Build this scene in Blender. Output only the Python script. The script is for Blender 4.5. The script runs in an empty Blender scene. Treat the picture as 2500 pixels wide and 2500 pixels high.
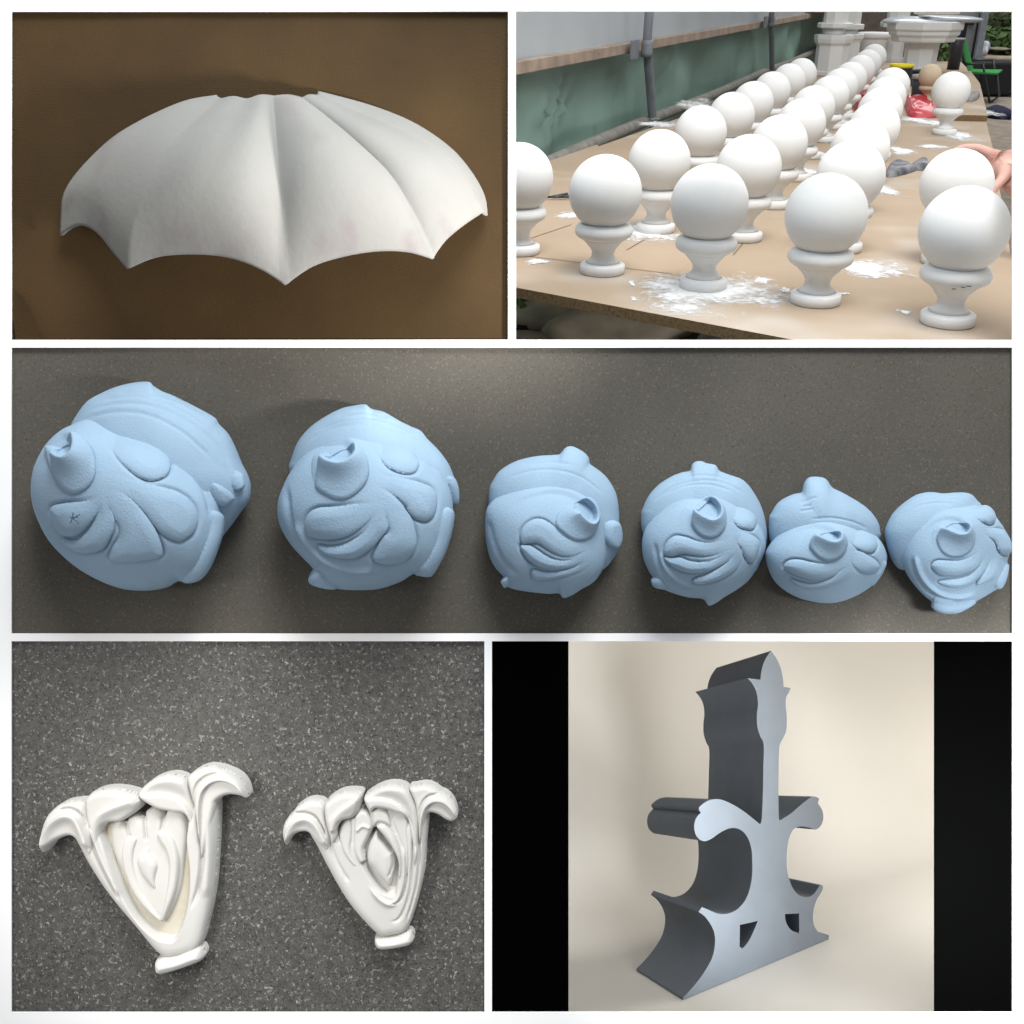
import bpy, bmesh, math, random
import numpy as np
from mathutils import Vector, Matrix

# ------------------------------------------------------------------ camera, world, lamps, exposure
scn = bpy.context.scene
F = 2600.0                     # focal length in photo pixels (the photo is 2500 px wide)
TH = math.atan(1280.0 / F)     # camera pitch: the work table is level
HC = 0.634                     # camera height above the table top
D0 = 2.0                       # distance of the white frame
CAM = np.array([0.0, 0.0, HC])
RT = np.array([1.0, 0, 0])
UP = np.array([0.0, math.sin(TH), math.cos(TH)])
FW = np.array([0.0, math.cos(TH), -math.sin(TH)])

cam_d = bpy.data.cameras.new('camera')
cam_d.angle = 2 * math.atan(1250.0 / F)
cam_d.clip_start = 0.02
cam_d.clip_end = 200
cam_o = bpy.data.objects.new('camera', cam_d)
scn.collection.objects.link(cam_o)
cam_o.location = CAM
cam_o.rotation_euler = (math.pi / 2 - TH, 0, 0)
scn.camera = cam_o

world = bpy.data.worlds.new('World')
scn.world = world
world.use_nodes = True
world.node_tree.nodes['Background'].inputs[0].default_value = (0.95, 0.97, 1.0, 1)
world.node_tree.nodes['Background'].inputs[1].default_value = 0.40
scn.view_settings.view_transform = 'Standard'
scn.view_settings.look = 'None'
scn.view_settings.exposure = 0.0
scn.view_settings.gamma = 1.0
scn.cycles.use_denoising = True
scn.cycles.max_bounces = 6


def PX(px, py, d):
    px, py, d = np.asarray(px, float), np.asarray(py, float), np.asarray(d, float)
    return CAM + d[..., None] * (FW + ((px - 1250) / F)[..., None] * RT - ((py - 1250) / F)[..., None] * UP)


def CC(x, y, d):               # camera-frame metres (right, up, depth) -> world
    return CAM + x * RT + y * UP + d * FW


def ray(px, py):
    return FW + (px - 1250) / F * RT - (py - 1250) / F * UP


def GP(px, py, z=0.0):         # pixel -> point on a level plane
    r = ray(px, py)
    return CAM + r * ((z - HC) / r[2])


def VP(px, py, P0, n):         # pixel -> point on any plane
    r = ray(px, py)
    return CAM + r * (np.dot(P0 - CAM, n) / np.dot(r, n))


def area_lamp(name, loc, target, size, power, col=(1, 1, 1), size_y=None, spread=180):
    l = bpy.data.lights.new(name, 'AREA')
    l.energy = power
    l.color = col
    l.size = size
    if size_y:
        l.shape = 'RECTANGLE'
        l.size_y = size_y
    l.spread = math.radians(spread)
    o = bpy.data.objects.new(name, l)
    scn.collection.objects.link(o)
    o.location = loc
    o.rotation_euler = (Vector(target) - Vector(loc)).to_track_quat('-Z', 'Y').to_euler()
    return o


def spot_lamp(name, loc, target, deg, power, col=(1, 1, 1), soft=0.1, blend=0.3, square=False):
    l = bpy.data.lights.new(name, 'SPOT')
    l.energy = power
    l.color = col
    l.spot_size = math.radians(deg)
    l.spot_blend = blend
    l.shadow_soft_size = soft
    l.use_square = square
    o = bpy.data.objects.new(name, l)
    scn.collection.objects.link(o)
    o.location = loc
    o.rotation_euler = (Vector(target) - Vector(loc)).to_track_quat('-Z', 'Y').to_euler()
    return o


# unseen lamp added above right to raise the frame strips to white
area_lamp('frame_fill_lamp', CC(0.9, 4.0, -0.7), CC(0, 0, 2.0), 2.2, 300, (1, 0.99, 0.97))
# daylight over the work table
area_lamp('tunnel_daylight', (0.8, 4.9, 3.4), (0.6, 4.9, 0), 5.0, 225, (0.97, 0.99, 1.0), 9.0)
area_lamp('yard_daylight', (4.5, 14.5, 6.0), (4.5, 15, 0), 7.0, 1100, (0.97, 0.99, 1.0), 9.0)
# window to the lower right of the paper sheet
spot_lamp('paper_lamp', CC(0.86, 0.02, 1.25), CC(-0.42, 0.60, 2.0), 34, 230, (1.0, 0.98, 0.95), 0.10, 0.7)
# window above the fibreboard
area_lamp('board_window', CC(-0.1, 1.45, 1.2), CC(0, 0.0, 2.0), 1.9, 9, (0.60, 0.82, 1.0), 0.2, 175)
# ceiling lamp left of the worktop
spot_lamp('worktop_lamp', CC(-1.1, -0.25, 0.9), CC(-0.5, -0.62, 2.0), 46, 50, (1.0, 0.97, 0.92), 0.22, 0.7)
# key from the front right, then an added lamp brightening the backdrop
spot_lamp('bracket_lamp', CC(1.02, -0.40, 0.72), CC(0.66, -0.88, 2.85), 33, 860, (0.95, 0.98, 1.0), 0.34, 0.6)
area_lamp('backdrop_fill_lamp', CC(2.3, -0.1, 2.6), CC(1.0, -1.2, 4.2), 1.1, 60, (1.0, 0.97, 0.92), 1.0, 170)

# ------------------------------------------------------------------ materials
MATS = {}


def mat(name, col, rough=0.7, var=0.0, vscale=8.0, col2=None, bump=0.0, bscale=200.0, spec=0.3, metal=0.0,
        speck=None, coat=0.0, detail=4.0, trans=0.0):
    if name in MATS:
        return MATS[name]
    m = bpy.data.materials.new(name)
    m.use_nodes = True
    nt = m.node_tree
    b = nt.nodes['Principled BSDF']
    b.inputs['Roughness'].default_value = rough
    b.inputs['Specular IOR Level'].default_value = spec
    b.inputs['Metallic'].default_value = metal
    b.inputs['Coat Weight'].default_value = coat
    b.inputs['Base Color'].default_value = (*col, 1)
    tc = nt.nodes.new('ShaderNodeTexCoord')
    last = None
    if var > 0:
        n = nt.nodes.new('ShaderNodeTexNoise')
        n.inputs['Scale'].default_value = vscale
        n.inputs['Detail'].default_value = detail
        nt.links.new(tc.outputs['Object'], n.inputs['Vector'])
        r = nt.nodes.new('ShaderNodeValToRGB')
        r.color_ramp.elements[0].position = 0.5 - 0.22
        r.color_ramp.elements[1].position = 0.5 + 0.22
        c2 = col2 if col2 else tuple(c * (1 - var) for c in col)
        r.color_ramp.elements[0].color = (*c2, 1)
        r.color_ramp.elements[1].color = (*col, 1)
        nt.links.new(n.outputs['Fac'], r.inputs['Fac'])
        last = r.outputs['Color']
    for (scale, thr, soft, c) in (speck or []):
        n = nt.nodes.new('ShaderNodeTexNoise')
        n.inputs['Scale'].default_value = scale
        n.inputs['Detail'].default_value = 2.0
        n.inputs['Roughness'].default_value = 0.6
        mp = nt.nodes.new('ShaderNodeMapping')
        mp.inputs['Location'].default_value = (scale * 0.37 % 7, c[0] * 9, scale * .11 % 5)
        nt.links.new(tc.outputs['Object'], mp.inputs['Vector'])
        nt.links.new(mp.outputs['Vector'], n.inputs['Vector'])
        r = nt.nodes.new('ShaderNodeValToRGB')
        r.color_ramp.elements[0].position = thr
        r.color_ramp.elements[1].position = thr + soft
        r.color_ramp.elements[0].color = (0, 0, 0, 1)
        r.color_ramp.elements[1].color = (1, 1, 1, 1)
        nt.links.new(n.outputs['Fac'], r.inputs['Fac'])
        mx = nt.nodes.new('ShaderNodeMix')
        mx.data_type = 'RGBA'
        nt.links.new(r.outputs['Color'], mx.inputs['Factor'])
        if last:
            nt.links.new(last, mx.inputs['A'])
        else:
            mx.inputs['A'].default_value = (*col, 1)
        mx.inputs['B'].default_value = (*c, 1)
        last = mx.outputs['Result']
    if last:
        nt.links.new(last, b.inputs['Base Color'])
    if bump > 0:
        n = nt.nodes.new('ShaderNodeTexNoise')
        n.inputs['Scale'].default_value = bscale
        n.inputs['Detail'].default_value = 5.0
        nt.links.new(tc.outputs['Object'], n.inputs['Vector'])
        bp = nt.nodes.new('ShaderNodeBump')
        bp.inputs['Strength'].default_value = bump
        bp.inputs['Distance'].default_value = 0.002
        nt.links.new(n.outputs['Fac'], bp.inputs['Height'])
        nt.links.new(bp.outputs['Normal'], b.inputs['Normal'])
    if trans > 0:
        b.inputs['Transmission Weight'].default_value = trans
    MATS[name] = m
    return m


M_FRAME = mat('white_board', (0.96, 0.96, 0.96), 0.7, spec=0.1)
M_BLACK = mat('black_card', (0.0012, 0.0012, 0.0012), 0.9, spec=0.0)
_nt = M_BLACK.node_tree
_df = _nt.nodes.new('ShaderNodeBsdfDiffuse')
_df.inputs['Color'].default_value = (0.0008, 0.0008, 0.0008, 1)
_nt.links.new(_df.outputs[0], _nt.nodes['Material Output'].inputs['Surface'])
M_PAPER = mat('brown_paper', (0.054, 0.031, 0.0115), 0.8, 0.30, 5.0, bump=0.35, bscale=260, spec=0.15,
              speck=[(420, 0.62, 0.06, (0.036, 0.0205, 0.008))])
M_WING = mat('grey_white_plaster', (0.225, 0.22, 0.205), 0.75, 0.10, 6.0, bump=0.3, bscale=80, spec=0.12,
             speck=[(5, 0.64, 0.10, (0.20, 0.182, 0.175))])
M_MDF = mat('fibreboard', (0.106, 0.098, 0.083), 0.85, 0.22, 4.0, bump=0.2, bscale=300, spec=0.1,
            speck=[(190, 0.58, 0.08, (0.085, 0.073, 0.057)), (210, 0.60, 0.06, (0.135, 0.12, 0.097)), (330, 0.64, 0.05, (0.05, 0.043, 0.033))])
M_BLUE = mat('pale_blue_plaster', (0.295, 0.415, 0.535), 0.85, 0.12, 7.0, bump=0.5, bscale=300, spec=0.12,
             speck=[(210, 0.70, 0.03, (0.20, 0.29, 0.38)), (14, 0.64, 0.14, (0.25, 0.36, 0.475))])
M_WORK = mat('speckled_worktop', (0.118, 0.113, 0.105), 0.5, 0.4, 80, spec=0.25,
             speck=[(215, 0.575, 0.05, (0.045, 0.044, 0.042)), (160, 0.60, 0.05, (0.24, 0.235, 0.225)),
                    (98, 0.695, 0.03, (0.36, 0.33, 0.32)), (300, 0.63, 0.03, (0.02, 0.02, 0.02))])
M_ORN = mat('white_ornament', (0.63, 0.62, 0.59), 0.75, 0.07, 9.0, bump=0.15, bscale=110, spec=0.1)
M_STAIN = mat('cream_stained_plaster', (0.52, 0.46, 0.34), 0.65, 0.22, 22, bump=0.1, bscale=120, spec=0.2,
              col2=(0.62, 0.60, 0.54))
M_OCHRE = mat('ochre_stained_plaster', (0.46, 0.36, 0.21), 0.65, 0.2, 25, spec=0.2)
M_CREAM = mat('cream_gloss', (0.58, 0.55, 0.495), 0.42, 0.05, 3.0, spec=0.5)
M_STEEL = mat('blue_grey_gelcoat', (0.115, 0.132, 0.152), 0.65, 0.12, 12, bump=0.15, bscale=260, spec=0.3)
M_BALL = mat('white_plaster', (0.73, 0.728, 0.715), 0.9, 0.05, 9, bump=0.15, bscale=220, spec=0.15)
M_CHIP = mat('table_chipboard', (0.37, 0.285, 0.205), 0.8, 0.12, 3.0, bump=0.2, bscale=300, spec=0.15,
             speck=[(2.6, 0.55, 0.25, (0.44, 0.395, 0.345))])
M_EDGE = mat('raw_chipboard_edge', (0.22, 0.145, 0.07), 0.9, 0.5, 160, bump=0.8, bscale=220)
M_DUST = mat('plaster_dust', (0.74, 0.74, 0.74), 0.9, 0.12, 60, bump=0.6, bscale=160, spec=0.1)
M_GREEN = mat('green_tarpaulin', (0.20, 0.31, 0.265), 0.5, 0.30, 1.6, bump=0.15, bscale=14, spec=0.3,
              speck=[(3.5, 0.62, 0.15, (0.12, 0.18, 0.15))])
M_POLY = mat('grey_polythene', (0.48, 0.52, 0.55), 0.35, 0.15, 2.0, spec=0.4)
M_RAIL = mat('weathered_timber', (0.40, 0.31, 0.245), 0.8, 0.4, 9, bump=0.4, bscale=60,
             speck=[(14, 0.68, 0.05, (0.10, 0.06, 0.04))])
M_GALV = mat('galvanised_pipe', (0.20, 0.215, 0.24), 0.45, 0.3, 12, spec=0.4)
M_PIPE = mat('dirty_grey_pipe', (0.23, 0.22, 0.19), 0.8, 0.4, 20, bump=0.4, bscale=80)
M_SKIN = mat('skin', (0.52, 0.32, 0.26), 0.5, 0.2, 22, col2=(0.46, 0.24, 0.20), spec=0.35)
M_GROUND = mat('gravel_ground', (0.27, 0.225, 0.175), 0.95, 0.45, 7, bump=1.0, bscale=30,
               speck=[(40, 0.62, 0.06, (0.12, 0.10, 0.08))])
M_STONE = mat('pale_stone', (0.26, 0.23, 0.18), 0.9, 0.4, 8, bump=0.8, bscale=30)
M_DARKSOIL = mat('dark_soil', (0.075, 0.058, 0.045), 0.95, 0.5, 8, bump=1, bscale=30)
M_LEAF = mat('green_leaf', (0.075, 0.13, 0.035), 0.6, 0.5, 4, spec=0.3)
M_BARK = mat('brown_bark', (0.06, 0.04, 0.03), 0.9, 0.4, 10)
M_CHAIR = mat('green_canvas', (0.03, 0.26, 0.05), 0.7, 0.15, 20, bump=0.2)
M_TUBE = mat('dark_grey_tube', (0.035, 0.04, 0.045), 0.4, spec=0.5)
M_CRATE = mat('black_plastic', (0.010, 0.010, 0.011), 0.5)
M_METAL = mat('grey_sheet_metal', (0.30, 0.31, 0.31), 0.4, 0.2, 5, metal=0.5)
M_YELLOW = mat('yellow_plastic', (0.72, 0.60, 0.03), 0.4)
M_TUB = mat('dark_grey_tub', (0.038, 0.036, 0.042), 0.4)
M_TUBRIM = mat('grey_tub_rim', (0.30, 0.29, 0.28), 0.5)
M_LABELP = mat('printed_pink', (0.30, 0.12, 0.13), 0.5)
M_LABELW = mat('printed_white', (0.55, 0.55, 0.55), 0.5)
M_RED = mat('red_plastic_bag', (0.55, 0.045, 0.06), 0.35, 0.3, 14, spec=0.5)
M_RAG = mat('grey_rag', (0.30, 0.30, 0.32), 0.9, 0.6, 14, col2=(0.03, 0.03, 0.035))
M_NAVY = mat('navy_cloth', (0.02, 0.02, 0.05), 0.9, 0.4, 20)
M_TAN = mat('tan_plaster', (0.52, 0.43, 0.30), 0.75, 0.15, 9, bump=0.2)
M_GLOVE = mat('grey_glove', (0.30, 0.28, 0.26), 0.9, 0.4, 30)
M_BAG = mat('clear_plastic_wrap', (0.48, 0.50, 0.54), 0.25, 0.25, 25, spec=0.6)
M_PENCIL = mat('pencil_graphite', (0.10, 0.11, 0.14), 0.6)
M_DARKHOLE = mat('dark_green_paint', (0.012, 0.022, 0.02), 0.4, spec=0.4)

# shell: blotchy pink grey staining towards the rim
_nt = M_WING.node_tree
_at = _nt.nodes.new('ShaderNodeAttribute')
_at.attribute_name = 'stain'
_tc = _nt.nodes.new('ShaderNodeTexCoord')
_no = _nt.nodes.new('ShaderNodeTexNoise')
_no.inputs['Scale'].default_value = 16
_no.inputs['Detail'].default_value = 5
_nt.links.new(_tc.outputs['Object'], _no.inputs['Vector'])
_rp = _nt.nodes.new('ShaderNodeMapRange')
_rp.inputs['From Min'].default_value = 0.44
_rp.inputs['From Max'].default_value = 0.68
_nt.links.new(_no.outputs['Fac'], _rp.inputs['Value'])
_mu = _nt.nodes.new('ShaderNodeMath')
_mu.operation = 'MULTIPLY'
_nt.links.new(_at.outputs['Fac'], _mu.inputs[0])
_nt.links.new(_rp.outputs['Result'], _mu.inputs[1])
_pb = _nt.nodes['Principled BSDF']
_src = _pb.inputs['Base Color'].links[0].from_socket
_mx = _nt.nodes.new('ShaderNodeMix')
_mx.data_type = 'RGBA'
_nt.links.new(_mu.outputs[0], _mx.inputs['Factor'])
_nt.links.new(_src, _mx.inputs['A'])
_mx.inputs['B'].default_value = (0.188, 0.168, 0.168, 1)
_nt.links.new(_mx.outputs['Result'], _pb.inputs['Base Color'])

# paper: fine horizontal ribbing
_nt = M_PAPER.node_tree
_w = _nt.nodes.new('ShaderNodeTexWave')
_w.bands_direction = 'Z'
_w.inputs['Scale'].default_value = 90
_w.inputs['Distortion'].default_value = 1.5
_w.inputs['Detail'].default_value = 2
_tc = _nt.nodes.new('ShaderNodeTexCoord')
_nt.links.new(_tc.outputs['Object'], _w.inputs['Vector'])
_b2 = _nt.nodes.new('ShaderNodeBump')
_b2.inputs['Strength'].default_value = 0.12
_b2.inputs['Distance'].default_value = 0.001
_nt.links.new(_w.outputs['Fac'], _b2.inputs['Height'])
_ob = [n for n in _nt.nodes if n.type == 'BUMP' and n != _b2][0]
_nt.links.new(_ob.outputs['Normal'], _b2.inputs['Normal'])
_nt.links.new(_b2.outputs['Normal'], _nt.nodes['Principled BSDF'].inputs['Normal'])

# ------------------------------------------------------------------ object helpers
COL = scn.collection


def tag(o, label=None, cat=None, group=None, kind=None):
    if label:
        o['label'] = label
    if cat:
        o['category'] = cat
    if group:
        o['group'] = group
    if kind:
        o['kind'] = kind
    return o


def empty(name, loc):
    o = bpy.data.objects.new(name, None)
    o.empty_display_size = 0.05
    COL.objects.link(o)
    o.location = Vector([float(v) for v in loc])
    return o


def wloc(o):
    v = Vector((0, 0, 0))
    while o is not None:
        v = v + o.location
        o = o.parent
    return v


def mesh(name, verts, faces, material, parent=None, smooth=True):
    """verts in world space; the object's origin goes to their centre (no rotations anywhere)."""
    V = np.asarray(verts, float).reshape(-1, 3)
    c = V.mean(0)
    me = bpy.data.meshes.new(name)
    if isinstance(faces, np.ndarray):
        nf = len(faces)
        me.vertices.add(len(V))
        me.vertices.foreach_set('co', (V - c).astype(np.float32).ravel())
        me.loops.add(nf * 4)
        me.loops.foreach_set('vertex_index', faces.astype(np.int32).ravel())
        me.polygons.add(nf)
        me.polygons.foreach_set('loop_start', np.arange(0, nf * 4, 4, dtype=np.int32))
        me.update(calc_edges=True)
    else:
        me.from_pydata((V - c).tolist(), [], [list(map(int, f)) for f in faces])
    me.validate()
    if smooth:
        me.polygons.foreach_set('use_smooth', [True] * len(me.polygons))
    me.materials.append(material)
    o = bpy.data.objects.new(name, me)
    COL.objects.link(o)
    if parent is not None:
        o.parent = parent
        o.location = Vector(c) - wloc(parent)
    else:
        o.location = Vector(c)
    return o


def recalc(o):
    bm = bmesh.new()
    bm.from_mesh(o.data)
    bmesh.ops.remove_doubles(bm, verts=bm.verts, dist=1e-6)
    bmesh.ops.recalc_face_normals(bm, faces=bm.faces)
    bm.to_mesh(o.data)
    bm.free()
    return o


def grid(name, P, material, parent=None, cu=False, cv=False, smooth=True, cap0=False, cap1=False):
    n, m = P.shape[:2]
    V = P.reshape(-1, 3)
    I, J = np.meshgrid(np.arange(n if cu else n - 1), np.arange(m if cv else m - 1), indexing='ij')
    I2, J2 = (I + 1) % n, (J + 1) % m
    faces = np.stack([I * m + J, I2 * m + J, I2 * m + J2, I * m + J2], -1).reshape(-1, 4)
    if cap0 or cap1:
        faces = faces.tolist()
    if cap0:
        faces.append([j for j in range(m)])
    if cap1:
        faces.append([(n - 1) * m + j for j in range(m)][::-1])
    return mesh(name, V, faces, material, parent, smooth)


def box_pts(c, ex, ey, ez, dx, dy, dz):
    c, ex, ey, ez = map(np.asarray, (c, ex, ey, ez))
    V = [c + sx * dx / 2 * ex + sy * dy / 2 * ey + sz * dz / 2 * ez for sx in (-1, 1) for sy in (-1, 1) for sz in (-1, 1)]
    Fc = [(0, 1, 3, 2), (4, 6, 7, 5), (0, 4, 5, 1), (2, 3, 7, 6), (0, 2, 6, 4), (1, 5, 7, 3)]
    return V, Fc


def box(name, c, dims, material, parent=None, bevel=0.0, ex=(1, 0, 0), ey=(0, 1, 0), ez=(0, 0, 1)):
    V, Fc = box_pts(c, ex, ey, ez, *dims)
    o = mesh(name, V, Fc, material, parent, False)
    recalc(o)
    if bevel:
        bm = bmesh.new()
        bm.from_mesh(o.data)
        bmesh.ops.bevel(bm, geom=list(bm.edges), offset=bevel, segments=2, affect='EDGES', profile=0.5)
        bm.to_mesh(o.data)
        bm.free()
    return o


def catmull(pts, n=8, closed=False):
    P = np.asarray(pts, float)
    N = len(P)
    out = []
    for i in range(N if closed else N - 1):
        if closed:
            p0, p1, p2, p3 = P[(i - 1) % N], P[i], P[(i + 1) % N], P[(i + 2) % N]
        else:
            p0, p1, p2, p3 = P[max(i - 1, 0)], P[i], P[i + 1], P[min(i + 2, N - 1)]
        for k in range(n):
            t = k / n
            out.append(0.5 * (2 * p1 + (p2 - p0) * t + (2 * p0 - 5 * p1 + 4 * p2 - p3) * t ** 2 + (3 * p1 - p0 - 3 * p2 + p3) * t ** 3))
    if not closed:
        out.append(P[-1])
    return np.array(out)


def resample(P, n):
    P = np.asarray(P, float)
    d = np.r_[0, np.cumsum(np.linalg.norm(np.diff(P, axis=0), axis=1))]
    t = np.linspace(0, d[-1], n)
    return np.stack([np.interp(t, d, P[:, k]) for k in range(P.shape[1])], 1)


def tube(name, pts, rad, material, parent=None, seg=10):
    P = np.asarray(pts, float)
    n = len(P)
    rad = np.broadcast_to(np.asarray(rad, float), (n,))
    T = np.gradient(P, axis=0)
    T /= np.linalg.norm(T, axis=1)[:, None]
    ref = np.array([0, 0, 1.0]) if abs(T[0][2]) < 0.9 else np.array([1.0, 0, 0])
    R = []
    u = np.cross(T[0], ref)
    u /= np.linalg.norm(u)
    for i in range(n):
        u = u - T[i] * np.dot(u, T[i])
        u /= np.linalg.norm(u)
        v = np.cross(T[i], u)
        a = np.arange(seg) * 2 * math.pi / seg
        R.append(P[i] + rad[i] * (np.cos(a)[:, None] * u + np.sin(a)[:, None] * v))
    o = grid(name, np.array(R), material, parent, cv=True, cap0=True, cap1=True)
    return recalc(o)


def lathe(name, prof, c, material, parent=None, seg=40, axis=(0, 0, 1), xdir=(1, 0, 0), phase=0.0, smooth=True):
    c, w = np.asarray(c, float), np.asarray(axis, float)
    w = w / np.linalg.norm(w)
    u = np.asarray(xdir, float)
    u = u - w * np.dot(u, w)
    u /= np.linalg.norm(u)
    v = np.cross(w, u)
    a = np.arange(seg) * 2 * math.pi / seg + phase
    P = np.array([[c + h * w + r * (math.cos(x) * u + math.sin(x) * v) for x in a] for r, h in prof])
    return recalc(grid(name, P, material, parent, cv=True, cap0=True, cap1=True, smooth=smooth))


# ------------------------------------------------------------------ relief carving tools (shapes drawn over a surface)
def seg_dist(Q, poly, closed):
    """distance of points Q (n,2) to polyline; also nearest point, arc parameter and side."""
    A = np.asarray(poly, float)
    B = np.roll(A, -1, 0) if closed else A[1:]
    A = A if closed else A[:-1]
    L = np.linalg.norm(B - A, axis=1)
    cum = np.r_[0, np.cumsum(L)]
    qx, qy = np.ascontiguousarray(Q[:, 0]), np.ascontiguousarray(Q[:, 1])
    best = np.full(len(Q), 1e18)
    bi = np.zeros(len(Q), np.int32)
    bt = np.zeros(len(Q))
    for i in range(len(A)):
        dx, dy = B[i] - A[i]
        l2 = max(dx * dx + dy * dy, 1e-12)
        px, py = qx - A[i, 0], qy - A[i, 1]
        t = np.minimum(np.maximum((px * dx + py * dy) / l2, 0), 1)
        px -= t * dx
        py -= t * dy
        D = px * px + py * py
        m = np.flatnonzero(D < best)
        best[m] = D[m]
        bi[m] = i
        bt[m] = t[m]
    d = (B - A)[bi]
    near = A[bi] + bt[:, None] * d
    par = (cum[bi] + bt * L[bi]) / cum[-1]
    side = d[:, 0] * (qy - A[bi, 1]) - d[:, 1] * (qx - A[bi, 0])
    return np.sqrt(best), near, par, np.sign(side)


def near_box(Q, poly, margin):
    lo, hi = poly.min(0) - margin, poly.max(0) + margin
    return np.flatnonzero(((Q > lo) & (Q < hi)).all(1))


def inside(Q, poly):
    x, y = Q[:, 0], Q[:, 1]
    r = np.zeros(len(Q), bool)
    P = np.asarray(poly)
    n = len(P)
    for i in range(n):
        x1, y1 = P[i]
        x2, y2 = P[(i + 1) % n]
        c = (y1 > y) != (y2 > y)
        r ^= c & (x < (x2 - x1) * (y - y1) / (y2 - y1 + 1e-12) + x1)
    return r


def prof(t):
    t = np.clip(t, 0, 1)
    return np.sqrt(np.maximum(0, 1 - (1 - t) ** 2))


def sst(t):
    t = np.clip(t, 0, 1)
    return t * t * (3 - 2 * t)


def ridge(Q, poly, w, amp):
    """rounded ridge (amp>0) or groove (amp<0) along a line, fading at its ends."""
    out = np.zeros(len(Q))
    i = near_box(Q, poly, 2.6 * w)
    if len(i):
        d, _, s, _ = seg_dist(Q[i], poly, False)
        out[i] = amp * np.exp(-(d / w) ** 2) * sst(np.minimum(s, 1 - s) / 0.15 + 0.15)
    return out


def lip(Q, poly, H, w_out, w_in, floor, s0=0.5, pw=1.0):
    """a breaking-wave lip: gentle slope outside the line, short drop inside it."""
    d, _, s, side = seg_dist(Q, poly, False)
    a = sst(np.clip(s / s0, 0, 1)) ** pw
    out = (1 - sst(d / w_out))
    inn = floor + (1 - floor) * (1 - sst(d / w_in))
    inn = inn * (1 - sst((d - w_in) / (w_out * 0.8)))
    return H * a * np.where(side > 0, inn, out)


def scroll(Q, poly, H, R, s0=0.6):
    """a curling lip: near its start the inside wall is steep, near its tip the inside is a scooped ramp
    and the outside falls away under it."""
    res = np.zeros(len(Q))
    ii = near_box(Q, poly, 0.42 * R)
    if not len(ii):
        return res
    d, _, s, side = seg_dist(Q[ii], poly, False)
    a = sst(s / s0) ** 1.2
    t = sst((s - 0.35) / 0.45)
    wo = R * (0.30 * (1 - t) + 0.13 * t)
    wi = R * (0.07 * (1 - t) + 0.11 * t)
    out = np.exp(-(d / wo) ** 1.3) * (1 - sst((d - R * 0.22) / (R * 0.2)))
    inn = 1 - sst(d / wi)
    res[ii] = H * a * np.where(side > 0, inn, out)
    return res


def patch(name, poly, surf, hfun, material, parent, sp=2.0, sink=0.003, dense=6, closedcurve=True, skirt=False):
    poly = catmull(poly, dense, True) if closedcurve else np.asarray(poly, float)
    x0, y0 = poly.min(0) - 2 * sp
    x1, y1 = poly.max(0) + 2 * sp
    nx, ny = int((x1 - x0) / sp) + 2, int((y1 - y0) / sp) + 2
    X, Y = np.meshgrid(x0 + np.arange(nx) * sp, y0 + np.arange(ny) * sp)
    Q = np.stack([X.ravel(), Y.ravel()], 1)
    d, near, _, _ = seg_dist(Q, poly, True)
    ins = inside(Q, poly)
    sd = np.where(ins, d, -d)
    keep = sd > -1.45 * sp
    snap = keep & (sd < 0.55 * sp)
    Q2 = Q.copy()
    Q2[snap] = near[snap]
    dd = np.where(snap, 0, np.maximum(sd, 0))
    idx = np.full(len(Q), -1)
    idx[keep] = np.arange(keep.sum())
    Qk, dk = Q2[keep], dd[keep]
    Pn, Nn = surf(Qk)
    h = hfun(Qk, dk) - sink
    if not skirt:
        h = np.where(snap[keep], -sink, h)
    V = Pn + Nn * h[:, None]
    I = idx.reshape(ny, nx)
    S = (sd > 0).reshape(ny, nx)
    a, b, c, e = I[:-1, :-1], I[:-1, 1:], I[1:, 1:], I[1:, :-1]
    ok = (a >= 0) & (b >= 0) & (c >= 0) & (e >= 0) & (S[:-1, :-1] | S[:-1, 1:] | S[1:, 1:] | S[1:, :-1])
    faces = np.stack([a[ok], e[ok], c[ok], b[ok]], 1)
    if skirt:
        op = resample(np.r_[poly, poly[:1]], max(60, int(len(poly) * 2)))[:-1]
        Po, No = surf(op)
        ho = hfun(op, np.zeros(len(op)))
        n0, m = len(V), len(op)
        V = np.r_[V, Po + No * ho[:, None], Po - No * 0.001]
        k = np.arange(m)
        k2 = (k + 1) % m
        faces = np.r_[faces, np.stack([n0 + k, n0 + m + k, n0 + m + k2, n0 + k2], 1)]
    return mesh(name, V, faces, material, parent)


def TZ(off, s):
    return lambda pts: np.asarray(pts, float) * s + np.asarray(off, float)


# ------------------------------------------------------------------ the white frame and the flat boards
BD = D0 + 0.004                # depth of boards lying behind the frame strips
frame = empty('white_frame', CC(0, 0, D0))
tag(frame, 'plain white frame of narrow strips dividing five picture fields', 'frame')


def strip(x0, y0, x1, y1, d=D0, th=0.003):
    a, b, c, e = [PX(*p, d) for p in ((x0, y0), (x1, y0), (x1, y1), (x0, y1))]
    V = [a, b, c, e] + [p + FW * th for p in (a, b, c, e)]
    Fc = [(0, 3, 2, 1), (4, 5, 6, 7), (0, 1, 5, 4), (1, 2, 6, 5), (2, 3, 7, 6), (3, 0, 4, 7)]
    o = mesh('frame_strip', V, Fc, M_FRAME, frame, False)
    return recalc(o)


strip(-160, -160, 27.5, 2660)
strip(2471.5, -160, 2660, 2660)
strip(27.5, -160, 2471.5, 27.5)
strip(27.5, 829.5, 2471.5, 848.5)
strip(27.5, 1546.5, 2471.5, 1565.5)
strip(27.5, 2471.5, 2471.5, 2660)
strip(1240.5, 27.5, 1259.5, 829.5)
strip(1182.5, 1565.5, 1201.0, 2471.5)


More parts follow.
